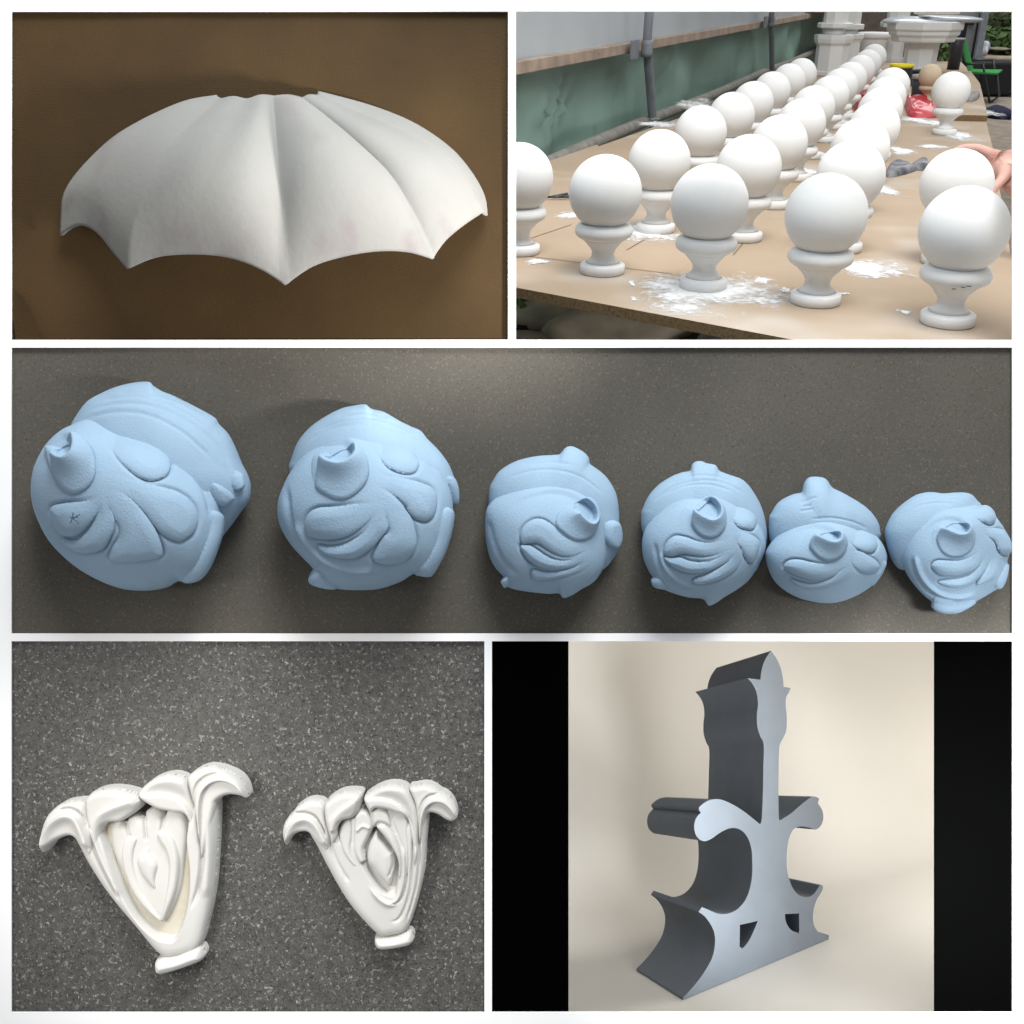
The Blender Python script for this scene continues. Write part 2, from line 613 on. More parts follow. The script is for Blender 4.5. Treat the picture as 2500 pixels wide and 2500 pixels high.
def board(name, x0, y0, x1, y1, d, material, wob=0.0, n=2, seed=0):
    X, Y = np.meshgrid(np.linspace(x0, x1, n), np.linspace(y0, y1, n))
    z = np.zeros_like(X)
    if wob:
        rs = np.random.RandomState(seed)
        for k in range(14):
            a = rs.uniform(0, 6.28)
            w = rs.uniform(0.004, 0.02)
            z += rs.uniform(0.2, 1) * np.sin((X * math.cos(a) + Y * math.sin(a)) * w + rs.uniform(0, 6.28)) / (w * 250)
        z *= wob
    return mesh(name, PX(X, Y, d + z).reshape(-1, 3),
                [(i * n + j, (i + 1) * n + j, (i + 1) * n + j + 1, i * n + j + 1) for i in range(n - 1) for j in range(n - 1)],
                material)


o = board('brown_paper', 22, 22, 1246, 835, BD + 0.006, M_PAPER, 0.0012, 70, 4)
tag(o, 'sheet of ribbed brown wrapping paper under the fluted shell', kind='structure')
o = board('fibreboard', 22, 843, 2477, 1552, BD + 0.004, M_MDF)
tag(o, 'plain grey brown fibreboard sheet behind the blue carved finials', kind='structure')
o = board('worktop', 22, 1560, 1188, 2477, BD + 0.004, M_WORK)
tag(o, 'dark grey speckled worktop', kind='structure')
# loose paper corner in the lower left
zp = TZ((0, 0), .647)
V = [PX(*zp([p])[0], BD + q) for p, q in (((44, 1085), .001), ((86, 1120), -.004), ((125, 1190), -.006), ((150, 1285), -.003), ((60, 1285), .0), ((46, 1180), .001))]
o = mesh('paper_corner', V, [(0, 1, 2, 5), (5, 2, 3, 4)], M_PAPER)
tag(o, 'small lifted paper corner beside the frame below the shell', 'paper')

# ------------------------------------------------------------------ the fluted half shell (top left)
shell = empty('fluted_shell', PX(690, 450, BD))
tag(shell, 'white plaster half shell with fluted panels and a scalloped pointed edge', 'plaster casting')
SC = {
    0: [(820, 368), (700, 390), (560, 450), (440, 520), (350, 600), (280, 680), (245, 745), (238, 820), (235, 892)],
    1: [(842, 380), (735, 470), (640, 570), (565, 690), (515, 810), (492, 910), (488, 1013)],
    2: [(1033, 369), (1040, 450), (1047, 560), (1055, 700), (1064, 850), (1071, 970), (1078, 1076)],
    3: [(1140, 377), (1230, 445), (1350, 545), (1465, 660), (1545, 790), (1598, 900), (1630, 979)],
    4: [(1192, 367), (1330, 425), (1500, 498), (1640, 575), (1740, 670), (1795, 755), (1814, 806)],
    5: [(1200, 353), (1400, 407), (1560, 472), (1690, 560), (1770, 650), (1820, 740), (1831, 815)]}
BOT = [[(235, 892), (275, 862), (320, 852), (375, 880), (430, 945), (488, 1013)],
       [(488, 1013), (600, 968), (750, 957), (880, 973), (990, 1017), (1078, 1076)],
       [(1078, 1076), (1180, 1005), (1300, 966), (1430, 947), (1540, 953), (1630, 979)],
       [(1630, 979), (1675, 912), (1740, 855), (1814, 806)],
       [(1814, 806), (1824, 814), (1831, 815)]]
TOP = [[(820, 368), (828, 377), (842, 380)],
       [(842, 380), (885, 372), (935, 381), (985, 366), (1033, 369)],
       [(1033, 369), (1090, 366), (1140, 377)],
       [(1140, 377), (1165, 366), (1192, 367)],
       [(1192, 367), (1199, 364), (1200, 353)]]
ZT = [0.004, 0.030, 0.062, 0.050, 0.022, 0.004]
ZB = [0.030, 0.140, 0.180, 0.130, 0.050, 0.012]
BU = [0.020, 0.105, 0.080, 0.070, 0.045, 0.012]
BIL = [0.022, 0.055, 0.048, 0.032, 0.008]
NU, NV = 40, 64


def flute(k):
    cl = resample(catmull(SC[k]), NV)
    cr = resample(catmull(SC[k + 1]), NV)
    ct = resample(catmull(TOP[k]), NU)
    cb = resample(catmull(BOT[k]), NU)
    u = np.linspace(0, 1, NU)[:, None, None]
    v = np.linspace(0, 1, NV)[None, :, None]
    C = (1 - u) * cl[None] + u * cr[None] + (1 - v) * ct[:, None] + v * cb[:, None] - (
        (1 - u) * (1 - v) * cl[0] + u * (1 - v) * cr[0] + (1 - u) * v * cl[-1] + u * v * cr[-1])
    u2, v2 = u[..., 0], v[..., 0]

    def colz(j):
        return ZT[j] + (ZB[j] - ZT[j]) * v2 + BU[j] * 4 * v2 * (1 - v2) * (1 - 0.25 * v2)
    z = colz(k) * (1 - u2) + colz(k + 1) * u2 + BIL[k] * (1 - (2 * u2 - 1) ** 2) * (0.35 + 0.65 * np.sin(np.pi * np.clip(v2, 0, 1) * 0.8))
    return C * .647, z


parts_ = [flute(k) for k in range(5)]
C = np.concatenate([parts_[0][0]] + [p[0][1:] for p in parts_[1:]])
z = np.concatenate([parts_[0][1]] + [p[1][1:] for p in parts_[1:]])


def smooth_u(z, n):
    kz = np.hanning(n)
    kz /= kz.sum()
    h_ = n // 2
    pad = np.concatenate([2 * z[:1] - z[h_:0:-1], z, 2 * z[-1:] - z[-2:-2 - h_:-1]])
    return np.stack([np.convolve(pad[:, j], kz, 'valid') for j in range(NV)], 1)


w_ = sst((np.arange(len(z)) - 55) / 14.0)[:, None]
z = smooth_u(z, 41) * (1 - w_) + smooth_u(z, 9) * w_
P = PX(C[..., 0], C[..., 1], BD + 0.002 - 0.75 * z)
so = grid('shell_body', P, M_WING, shell)
vv = np.tile(np.linspace(0, 1, NV), (C.shape[0], 1))
xx = C[..., 0]
st_ = sst((vv - 0.82 + 0.10 * np.sin(xx * 0.031 + 1) + 0.06 * np.sin(xx * 0.083)) / 0.16)
at_ = so.data.attributes.new('stain', 'FLOAT', 'POINT')
at_.data.foreach_set('value', st_.ravel().astype(np.float32))
md = so.modifiers.new('thickness', 'SOLIDIFY')
md.thickness = 0.005
md.offset = -1
# faint pencil scribble on the wide left flute


# ------------------------------------------------------------------ the blue carved finials (middle)
PXM = D0 / F


class Dome:
    """star-shaped rounded body traced round a centre; wraps back to the board."""

    def __init__(s, outline, c, z0, hd, relief=None, blend=10):
        s.c = np.asarray(c, float)
        O = catmull(outline, 6, True)
        a = np.arctan2(O[:, 1] - s.c[1], O[:, 0] - s.c[0])
        r = np.hypot(O[:, 0] - s.c[0], O[:, 1] - s.c[1])
        i = np.argsort(a)
        s.a, s.r = a[i], r[i]
        t = np.linspace(-math.pi, math.pi, 721)
        rr = np.interp(t, np.r_[s.a[-1] - 2 * math.pi, s.a, s.a[0] + 2 * math.pi], np.r_[s.r[-1], s.r, s.r[0]])
        k = np.hanning(95)
        k /= k.sum()
        sm = np.convolve(np.r_[rr[-361:-1], rr, rr[1:361]], k, 'same')[360:360 + 721]
        s.t, s.rr, s.sm = t, rr, sm
        s.z0, s.hd, s.relief, s.blend = z0, hd, relief, blend
        s.C = PX(s.c[0], s.c[1], BD - z0)

    def rad(s, ang, q):
        ang = (ang + math.pi) % (2 * math.pi) - math.pi
        return np.interp(ang, s.t, s.sm) * (1 - q ** s.blend) + np.interp(ang, s.t, s.rr) * q ** s.blend

    def base(s, Q):
        dx, dy = Q[:, 0] - s.c[0], Q[:, 1] - s.c[1]
        a, r = np.arctan2(dy, dx), np.hypot(dx, dy)
        q = np.clip(r / s.rad(a, 0.0), 0, 1)
        for _ in range(3):
            q = np.clip(r / s.rad(a, q), 0, 1)
        z = s.z0 + s.hd * np.sqrt(np.maximum(0, 1 - q ** 2))
        P = PX(Q[:, 0], Q[:, 1], BD - z)
        N = P - s.C + FW * (-0.02)
        N /= np.linalg.norm(N, axis=1)[:, None]
        return P, N

    def __call__(s, Q):
        P, N = s.base(Q)
        if s.relief is not None:
            P = P + N * s.relief(Q)[:, None]
        return P, N

    def build(s, name, material, parent, nr=110, na=300, tuck=0.72):
        ang = np.linspace(-math.pi, math.pi, na, endpoint=False)
        qs = np.sin(np.linspace(0.004, 1, nr) * math.pi / 2)
        QQ, AA = np.meshgrid(qs, ang, indexing='ij')
        rad = QQ * s.rad(AA, QQ)
        P, N = s(np.stack([(s.c[0] + rad * np.cos(AA)).ravel(), (s.c[1] + rad * np.sin(AA)).ravel()], 1))
        rows = list(P.reshape(nr, na, 3))
        # wrap back to the board
        for t in np.linspace(0.1, 1, 12):
            z = s.z0 * (1 - t)
            f = 1 - (1 - tuck) * t ** 2
            Q = np.stack([s.c[0] + f * s.rad(ang, np.full(na, 1.0)) * np.cos(ang), s.c[1] + f * s.rad(ang, np.full(na, 1.0)) * np.sin(ang)], 1)
            rows.append(PX(Q[:, 0], Q[:, 1], np.full(na, BD + 0.004 - z)))
        return grid(name, np.array(rows), material, parent, cv=True, cap0=True)


def finial(label, off, s, rear, rc, bulb, bc, leaves, curl, lp, extras=(), rearleaves=(), lines=(), ridges=(), k=1.0, z0=0.075,
           lipH=1.0, rearz=0.035):
    z = TZ(off, s)
    root = empty('carved_finial', PX(*z([bc])[0], BD))
    tag(root, label, 'plaster finial', 'pale blue carved finials on the fibreboard')
    rb = z(bulb)
    R = 0.5 * (rb[:, 0].max() - rb[:, 0].min())      # px radius of the bulb
    Rm = R * PXM
    # rear body with turning lines
    lnz = [z(catmull(l, 6)) for l in lines]

    def rrel(Q):
        h = np.zeros(len(Q))
        for l in lnz:
            h += ridge(Q, l, R * 0.018, -Rm * 0.016)
        return h
    dr = Dome(z(rear), z([rc])[0], rearz * Rm / 0.18, Rm * 0.62, rrel, 6)
    dr.build('rear_body', M_BLUE, root, 70, 220, 0.9)
    lz = z(catmull(lp, 8))
    rz = [(z(catmull(p, 8)), w * R, a * Rm) for p, w, a in ridges]

    def brel(Q):
        h = scroll(Q, lz, Rm * 0.05 * lipH, R)
        for p, w, a in rz:
            h = h + ridge(Q, p, w, a)
        for pts, H, rt in leaves:          # undercut round each lobe
            pl = catmull(z(pts), 3, True)
            m = (np.abs(Q - pl.mean(0)) < np.ptp(pl, axis=0) * 0.5 + R * 0.12).all(1)
            if m.any():
                Qm = Q[m]
                d, _, _, _ = seg_dist(Qm, pl, True)
                rp = z([rt])[0]
                far = np.linalg.norm(pl - rp, axis=1).max()
                h[m] -= Rm * H * 0.38 * np.exp(-(d / (R * 0.026)) ** 2) * sst(np.linalg.norm(Qm - rp, axis=1) / (far * 0.8))
        return h
    db = Dome(z(bulb), z([bc])[0], z0 * Rm / 0.18, Rm * 0.72, brel, 10)
    body = db.build('bulb', M_BLUE, root, 130, 360, 0.75)
    # lobes of the leaf
    for L in leaves:
        pts, H, rt = L
        pl = z(pts)
        root_p = z([rt])[0] if rt is not None else None
        far = np.linalg.norm(pl - root_p, axis=1).max() if rt is not None else 1

        def hf(Q, d, H=H, rp=root_p, far=far):
            h = Rm * H * 0.50 * prof(d / (R * 0.06))
            h = h + Rm * H * 0.36 * sst(d / (R * 0.13))
            if rp is not None:
                h = h * (0.06 + 0.94 * sst(np.linalg.norm(Q - rp, axis=1) / (far * 0.8)))
            return h
        patch('leaf_lobe', pl, db.base, hf, M_BLUE, root, max(1.5, R * 0.009), Rm * 0.008)
    for pts, H in extras:
        patch('rim_lobe', z(pts), db.base, lambda Q, d, H=H: Rm * H * prof(d / (R * 0.10)), M_BLUE, root, max(1.5, R * 0.009), Rm * 0.012)
    for pts, H in rearleaves:
        patch('side_lobe', z(pts), dr, lambda Q, d, H=H: Rm * H * prof(d / (R * 0.08)), M_BLUE, root, max(1.5, R * 0.009), Rm * 0.012)
    # curled tip with its hollow
    tip = lz[int(len(lz) * 0.42):]

    def cup(Q):
        dd, _, _, _ = seg_dist(Q, tip, True)
        return np.where(inside(Q, tip), sst((dd - R * 0.012) / (R * 0.055)), 0)

    def hc(Q, d):
        return Rm * 0.05 * prof(d / (R * 0.06)) + scroll(Q, lz, Rm * 0.15 * lipH, R) - Rm * 0.13 * cup(Q) * sst(d / (R * 0.03)) * sst(d / (R * 0.05))
    def csurf(Q):
        P, N = db(Q)
        T = CAM - P
        return P, T / np.linalg.norm(T, axis=1)[:, None] * 0.8 + N * 0.2
    patch('curl', z(curl), csurf, hc, M_BLUE, root, max(1.1, R * 0.005), Rm * 0.010)
    return root, db, z


f1, db1, z1 = finial(
    'largest blue carved finial, far left on the fibreboard, marked with a pencilled K', (50, 900), 600 / 1932,
    [(390, 470), (430, 380), (520, 260), (640, 190), (760, 140), (900, 108), (1010, 103), (1045, 135), (1110, 175), (1200, 210), (1380, 300), (1528, 385), (1560, 435),
     (1640, 520), (1700, 640), (1740, 740), (1790, 840), (1812, 930), (1800, 1040), (1740, 1120), (1690, 1190), (1620, 1280), (1500, 1400), (1200, 1480), (900, 1450), (600, 1250), (430, 900), (390, 620)], (1080, 790),
    [(80, 930), (100, 790), (150, 680), (230, 580), (380, 485), (560, 450), (760, 470), (1000, 540), (1200, 640), (1400, 790), (1520, 940), (1585, 1100), (1590, 1250),
     (1560, 1400), (1490, 1560), (1420, 1650), (1310, 1685), (1240, 1672), (1150, 1720), (1000, 1745), (820, 1735), (650, 1680), (480, 1590), (350, 1490), (220, 1350), (130, 1180), (90, 1050)], (830, 1090),
    [([(600, 480), (760, 465), (950, 500), (1080, 560), (1160, 660), (1185, 760), (1150, 840), (1050, 880), (950, 860), (850, 790), (760, 700), (680, 590)], .060, (640, 520)),
     ([(740, 830), (900, 880), (1050, 915), (1250, 970), (1360, 1060), (1400, 1160), (1370, 1280), (1280, 1355), (1200, 1350), (1100, 1290), (1030, 1210), (970, 1130), (850, 1010), (720, 920)], .065, (740, 900)),
     ([(700, 960), (850, 1010), (960, 1120), (1060, 1260), (1115, 1400), (1110, 1480), (1000, 1510), (820, 1525), (700, 1505), (715, 1420), (770, 1330), (775, 1250), (740, 1180), (680, 1060)], .070, (740, 1020)),
     ([(660, 1030), (730, 1150), (735, 1260), (700, 1350), (640, 1430), (500, 1455), (380, 1420), (320, 1340), (430, 1350), (520, 1285), (590, 1180), (630, 1080)], .070, (660, 1060)),
     ([(640, 1005), (500, 1040), (350, 1055), (250, 1080), (232, 1140), (265, 1240), (330, 1308), (430, 1320), (520, 1250), (590, 1150), (630, 1060)], .070, (640, 1010))],
    [(275, 790), (290, 660), (360, 560), (480, 550), (575, 640), (600, 770), (575, 880), (505, 960), (410, 990), (330, 950), (285, 870)],
    [(130, 800), (210, 630), (330, 525), (425, 535), (455, 610), (438, 690), (375, 735), (300, 710), (232, 640)],
    [([(1505, 1120), (1590, 1150), (1590, 1280), (1550, 1420), (1490, 1560), (1420, 1648), (1330, 1684), (1265, 1665), (1370, 1550), (1440, 1400), (1490, 1250)], .07)],
    [([(1660, 840), (1690, 800), (1730, 830), (1745, 920), (1690, 960), (1662, 930)], .10), ([(1500, 900), (1600, 930), (1675, 1010), (1590, 1085), (1500, 1030)], .08)],
    [[(520, 330), (760, 270), (1040, 290), (1300, 400), (1550, 600), (1660, 800)], [(480, 400), (720, 340), (1000, 360), (1280, 500), (1520, 720)], [(620, 250), (900, 210), (1200, 270), (1500, 450)], [(760, 190), (1000, 180), (1250, 250), (1450, 360)]],
    [([(400, 470), (620, 440), (860, 470), (1080, 560), (1300, 700), (1480, 900), (1560, 1120)], .05, .05), ([(1180, 640), (1350, 800), (1460, 980), (1510, 1180)], .03, -.03)])

f2, db2, z2 = finial(
    'second largest blue carved finial with a wide hollow curl, second from left', (640, 950), 500 / 1932,
    [(255, 760), (270, 670), (330, 510), (430, 380), (560, 280), (740, 185), (900, 150), (980, 145), (1030, 185), (1150, 215), (1280, 290), (1400, 350), (1495, 392), (1560, 470), (1660, 570),
     (1750, 690), (1800, 800), (1840, 930), (1840, 1060), (1828, 1095), (1780, 1120), (1650, 1250), (1200, 1400), (600, 1250), (350, 1000)], (1040, 780),
    [(140, 1150), (150, 1050), (190, 930), (260, 790), (380, 640), (560, 520), (750, 462), (950, 440), (1150, 450), (1350, 520), (1550, 660), (1700, 820), (1780, 980), (1803, 1150), (1795, 1300),
     (1740, 1500), (1670, 1650), (1585, 1765), (1490, 1765), (1430, 1742), (1300, 1820), (1100, 1885), (900, 1897), (750, 1890), (600, 1862), (480, 1825), (443, 1780), (460, 1730), (488, 1705),
     (400, 1610), (280, 1480), (190, 1340), (150, 1230)], (970, 1170),
    [([(980, 500), (1150, 475), (1300, 500), (1420, 570), (1470, 660), (1482, 720), (1440, 785), (1350, 795), (1250, 770), (1170, 720), (1100, 640), (1020, 560)], .055, (1000, 520)),
     ([(1060, 800), (1200, 820), (1350, 840), (1500, 880), (1600, 930), (1650, 1020), (1640, 1140), (1600, 1220), (1530, 1250), (1440, 1220), (1380, 1150), (1340, 1080), (1220, 980), (1080, 900)], .07, (1080, 850)),
     ([(1150, 1060), (1260, 1050), (1350, 1130), (1420, 1230), (1455, 1370), (1455, 1480), (1400, 1580), (1280, 1650), (1120, 1650), (1040, 1600), (1080, 1500), (1140, 1400), (1200, 1340), (1180, 1220)], .07, (1200, 1080)),
     ([(1100, 1100), (1170, 1200), (1195, 1310), (1130, 1400), (1040, 1500), (900, 1590), (750, 1600), (600, 1560), (520, 1475), (650, 1490), (800, 1455), (950, 1355), (1050, 1220)], .075, (1110, 1130)),
     ([(1095, 1085), (900, 1080), (700, 1105), (520, 1120), (430, 1180), (400, 1280), (430, 1380), (520, 1415), (680, 1420), (830, 1380), (960, 1290), (1050, 1190)], .075, (1095, 1090))],
    [(500, 900), (525, 790), (560, 690), (640, 600), (760, 560), (900, 560), (980, 640), (1012, 760), (985, 880), (900, 980), (790, 1042), (680, 1040), (580, 992), (520, 950)],
    [(270, 830), (400, 650), (540, 535), (680, 480), (800, 485), (880, 555), (890, 640), (830, 710), (740, 740), (640, 720), (568, 672)],
    [([(1710, 1130), (1800, 1150), (1795, 1300), (1740, 1500), (1670, 1650), (1590, 1762), (1500, 1762), (1440, 1740), (1560, 1600), (1650, 1400)], .07),
     ([(445, 1780), (470, 1715), (540, 1715), (620, 1800), (720, 1870), (600, 1862), (490, 1830)], .10)],
    [([(1740, 830), (1800, 830), (1842, 940), (1838, 1080), (1800, 1080), (1770, 960)], .08)],
    [[(420, 500), (640, 370), (900, 330), (1200, 360), (1480, 500), (1680, 720)], [(500, 400), (740, 300), (1000, 260), (1280, 330), (1500, 460)], [(700, 250), (950, 210), (1200, 270)]],
    [([(230, 900), (250, 1200), (340, 1430), (520, 1640), (800, 1760), (1100, 1760)], .035, -.03), ([(300, 1250), (420, 1460), (620, 1640), (860, 1720), (1080, 1720)], .045, .035), ([(620, 480), (950, 400), (1300, 440), (1580, 630), (1740, 860)], .04, .035)])

f3, db3, z3 = finial(
    'blue carved finial with an ear-like nub on top, third from left', (1150, 1060), 400 / 1932,
    [(215, 650), (240, 580), (330, 440), (480, 340), (620, 290), (800, 255), (1040, 238), (1080, 190), (1130, 150), (1190, 143), (1260, 170), (1340, 220), (1390, 280), (1405, 350), (1500, 420), (1600, 510),
     (1690, 650), (1730, 780), (1745, 920), (1752, 1100), (1757, 1220), (1740, 1330), (1690, 1450), (1500, 1620), (1000, 1640), (400, 1350), (225, 1000), (205, 800)], (960, 860),
    [(165, 1000), (185, 880), (260, 780), (400, 690), (600, 610), (850, 570), (1100, 590), (1320, 690), (1470, 810), (1560, 960), (1595, 1150), (1600, 1320), (1590, 1450), (1550, 1600), (1450, 1740),
     (1300, 1830), (1180, 1905), (1085, 1932), (1035, 1880), (900, 1882), (700, 1862), (520, 1832), (420, 1792), (368, 1725), (380, 1680), (290, 1580), (220, 1450), (180, 1280), (165, 1130)], (890, 1240),
    [([(575, 1180), (620, 1080), (720, 1005), (840, 1000), (960, 1070), (1060, 1180), (1200, 1255), (1400, 1270), (1360, 1360), (1250, 1425), (1120, 1445), (1000, 1415), (880, 1345), (790, 1290), (690, 1290), (600, 1290)], .085, (1400, 1290)),
     ([(585, 1310), (690, 1310), (760, 1350), (860, 1420), (980, 1480), (1120, 1495), (1260, 1455), (1360, 1390), (1290, 1520), (1150, 1585), (950, 1595), (800, 1565), (680, 1490), (610, 1400)], .085, (1350, 1420)),
     ([(705, 1650), (740, 1595), (860, 1622), (1000, 1628), (1150, 1595), (1270, 1555), (1430, 1470), (1330, 1610), (1100, 1680), (900, 1720), (740, 1720)], .07, (1420, 1490))],
    [(990, 1020), (1030, 930), (1130, 850), (1260, 790), (1380, 780), (1460, 860), (1485, 980), (1475, 1090), (1430, 1190), (1330, 1255), (1200, 1245), (1080, 1160), (1010, 1090)],
    [(290, 1010), (400, 870), (560, 760), (760, 690), (950, 660), (1130, 680), (1290, 750), (1410, 840), (1462, 940), (1455, 1030), (1400, 1072), (1330, 1040), (1250, 960)],
    [([(368, 1725), (383, 1682), (435, 1690), (455, 1765), (420, 1795)], .12)],
    [([(1555, 1170), (1580, 1050), (1670, 1010), (1730, 1050), (1757, 1180), (1740, 1275), (1690, 1335), (1615, 1310), (1570, 1250)], .12)],
    [[(420, 520), (700, 430), (1000, 420), (1300, 500), (1560, 700)], [(600, 360), (900, 320), (1200, 360)]],
    [([(560, 1270), (600, 1390), (680, 1500), (820, 1590)], .03, -.03), ([(200, 1000), (260, 1250), (360, 1480), (560, 1680)], .05, -.02)], lipH=1.0)

f4, db4, z4 = finial(
    'blue carved finial with a stubby nub on top, fourth from left', (1530, 1100), 400 / 1932,
    [(170, 760), (190, 680), (260, 530), (380, 400), (520, 310), (640, 260), (750, 235), (770, 165), (815, 130), (880, 125), (950, 150), (1050, 172), (1095, 237), (1200, 280), (1340, 330), (1420, 390), (1490, 480),
     (1570, 620), (1620, 760), (1655, 950), (1650, 1080), (1600, 1250), (1450, 1480), (900, 1580), (400, 1300), (195, 980)], (900, 820),
    [(180, 1130), (195, 990), (255, 860), (360, 730), (500, 610), (650, 530), (800, 500), (980, 510), (1180, 560), (1370, 660), (1510, 800), (1600, 950), (1640, 1080), (1620, 1220), (1540, 1380), (1440, 1530),
     (1300, 1640), (1150, 1730), (1050, 1800), (965, 1827), (900, 1752), (750, 1735), (600, 1700), (450, 1645), (340, 1592), (303, 1540), (303, 1490), (260, 1420), (200, 1280)], (900, 1130),
    [([(435, 1160), (480, 1065), (570, 1003), (700, 1020), (830, 1068), (980, 1090), (1120, 1060), (1230, 1110), (1150, 1190), (1000, 1240), (850, 1245), (700, 1222), (620, 1228), (540, 1252), (455, 1235)], .085, (1220, 1110)),
     ([(445, 1255), (540, 1262), (640, 1262), (740, 1302), (880, 1315), (1020, 1295), (1170, 1215), (1260, 1160), (1210, 1290), (1050, 1395), (880, 1445), (720, 1445), (580, 1395), (480, 1325)], .085, (1250, 1180)),
     ([(775, 1540), (830, 1500), (950, 1462), (1080, 1392), (1200, 1310), (1290, 1200), (1370, 1160), (1360, 1290), (1290, 1410), (1150, 1500), (950, 1565), (830, 1575)], .08, (1350, 1190)),
     ([(1220, 660), (1340, 615), (1450, 665), (1520, 755), (1533, 850), (1490, 932), (1430, 932), (1350, 912), (1290, 862), (1230, 770)], .075, (1220, 680)),
     ([(1300, 960), (1420, 970), (1520, 1020), (1562, 1090), (1550, 1190), (1500, 1305), (1450, 1322), (1400, 1260), (1360, 1160), (1290, 1060)], .08, (1280, 990))],
    [(768, 860), (785, 750), (820, 650), (910, 580), (1040, 590), (1130, 680), (1168, 800), (1160, 910), (1090, 1000), (990, 1037), (890, 1012), (810, 945)],
    [(250, 960), (360, 790), (500, 660), (660, 565), (830, 530), (980, 565), (1080, 650), (1108, 740), (1080, 815), (1010, 848), (930, 825), (850, 780), (793, 733)],
    [([(303, 1540), (310, 1490), (400, 1520), (490, 1620), (400, 1622), (330, 1592)], .10)], (),
    [[(300, 600), (560, 420), (860, 350), (1160, 380), (1420, 520)], [(480, 400), (760, 300), (1050, 300), (1300, 390)], [(420, 520), (700, 410), (1000, 400), (1250, 480)]],
    [([(330, 1080), (350, 1250), (430, 1440), (600, 1590), (800, 1660)], .035, -.035), ([(400, 1200), (450, 1370), (580, 1520), (760, 1610)], .04, .03)])

f5, db5, z5 = finial(
    'squat blue carved finial with a blunt knob on top, second from right', (1850, 1130), 350 / 1932,
    [(150, 760), (180, 680), (260, 550), (370, 470), (490, 420), (585, 398), (608, 320), (640, 240), (695, 195), (780, 186), (880, 198), (942, 240), (1005, 332), (1130, 395), (1300, 490), (1450, 590), (1560, 700),
     (1630, 820), (1652, 930), (1640, 1020), (1400, 1380), (800, 1480), (300, 1280), (165, 1050)], (900, 830),
    [(100, 1250), (130, 1150), (220, 1030), (350, 920), (520, 830), (700, 775), (900, 750), (1100, 765), (1300, 815), (1500, 910), (1640, 1030), (1720, 1170), (1742, 1300), (1700, 1440), (1620, 1560), (1520, 1670),
     (1350, 1780), (1150, 1862), (950, 1892), (750, 1872), (550, 1820), (380, 1730), (240, 1610), (150, 1450)], (910, 1310),
    [([(345, 1380), (420, 1312), (560, 1303), (720, 1338), (880, 1360), (1020, 1345), (1150, 1310), (1180, 1390), (1080, 1490), (920, 1570), (740, 1582), (600, 1552), (470, 1495), (380, 1440)], .085, (1180, 1350)),
     ([(430, 1555), (520, 1590), (700, 1632), (850, 1612), (1000, 1555), (1100, 1470), (1260, 1380), (1400, 1400), (1330, 1510), (1200, 1590), (1000, 1660), (780, 1700), (600, 1680), (500, 1630)], .07, (1330, 1420)),
     ([(1220, 940), (1400, 905), (1530, 965), (1602, 1060), (1602, 1150), (1545, 1212), (1470, 1212), (1390, 1180), (1300, 1120), (1220, 1040)], .075, (1230, 970)),
     ([(1250, 1200), (1390, 1192), (1500, 1250), (1600, 1320), (1642, 1400), (1600, 1470), (1480, 1490), (1350, 1450), (1270, 1350)], .07, (1250, 1250))],
    [(698, 1110), (740, 1010), (850, 950), (1000, 930), (1130, 960), (1202, 1060), (1190, 1180), (1100, 1285), (960, 1333), (830, 1285), (740, 1200)],
    [(150, 1200), (240, 1080), (400, 950), (580, 865), (760, 830), (920, 850), (1050, 900), (1115, 970), (1110, 1045), (1050, 1085), (970, 1078), (880, 1040), (795, 1000)], (), (),
    [[(560, 540), (700, 490), (820, 455)], [(600, 590), (720, 570)], [(560, 650), (760, 620)], [(700, 760), (1000, 740), (1300, 800), (1500, 900)]],
    [([(1000, 800), (1250, 850), (1450, 950), (1590, 1100)], .03, -.025), ([(1720, 1320), (1640, 1500), (1520, 1660)], .03, .03)], lipH=.95)

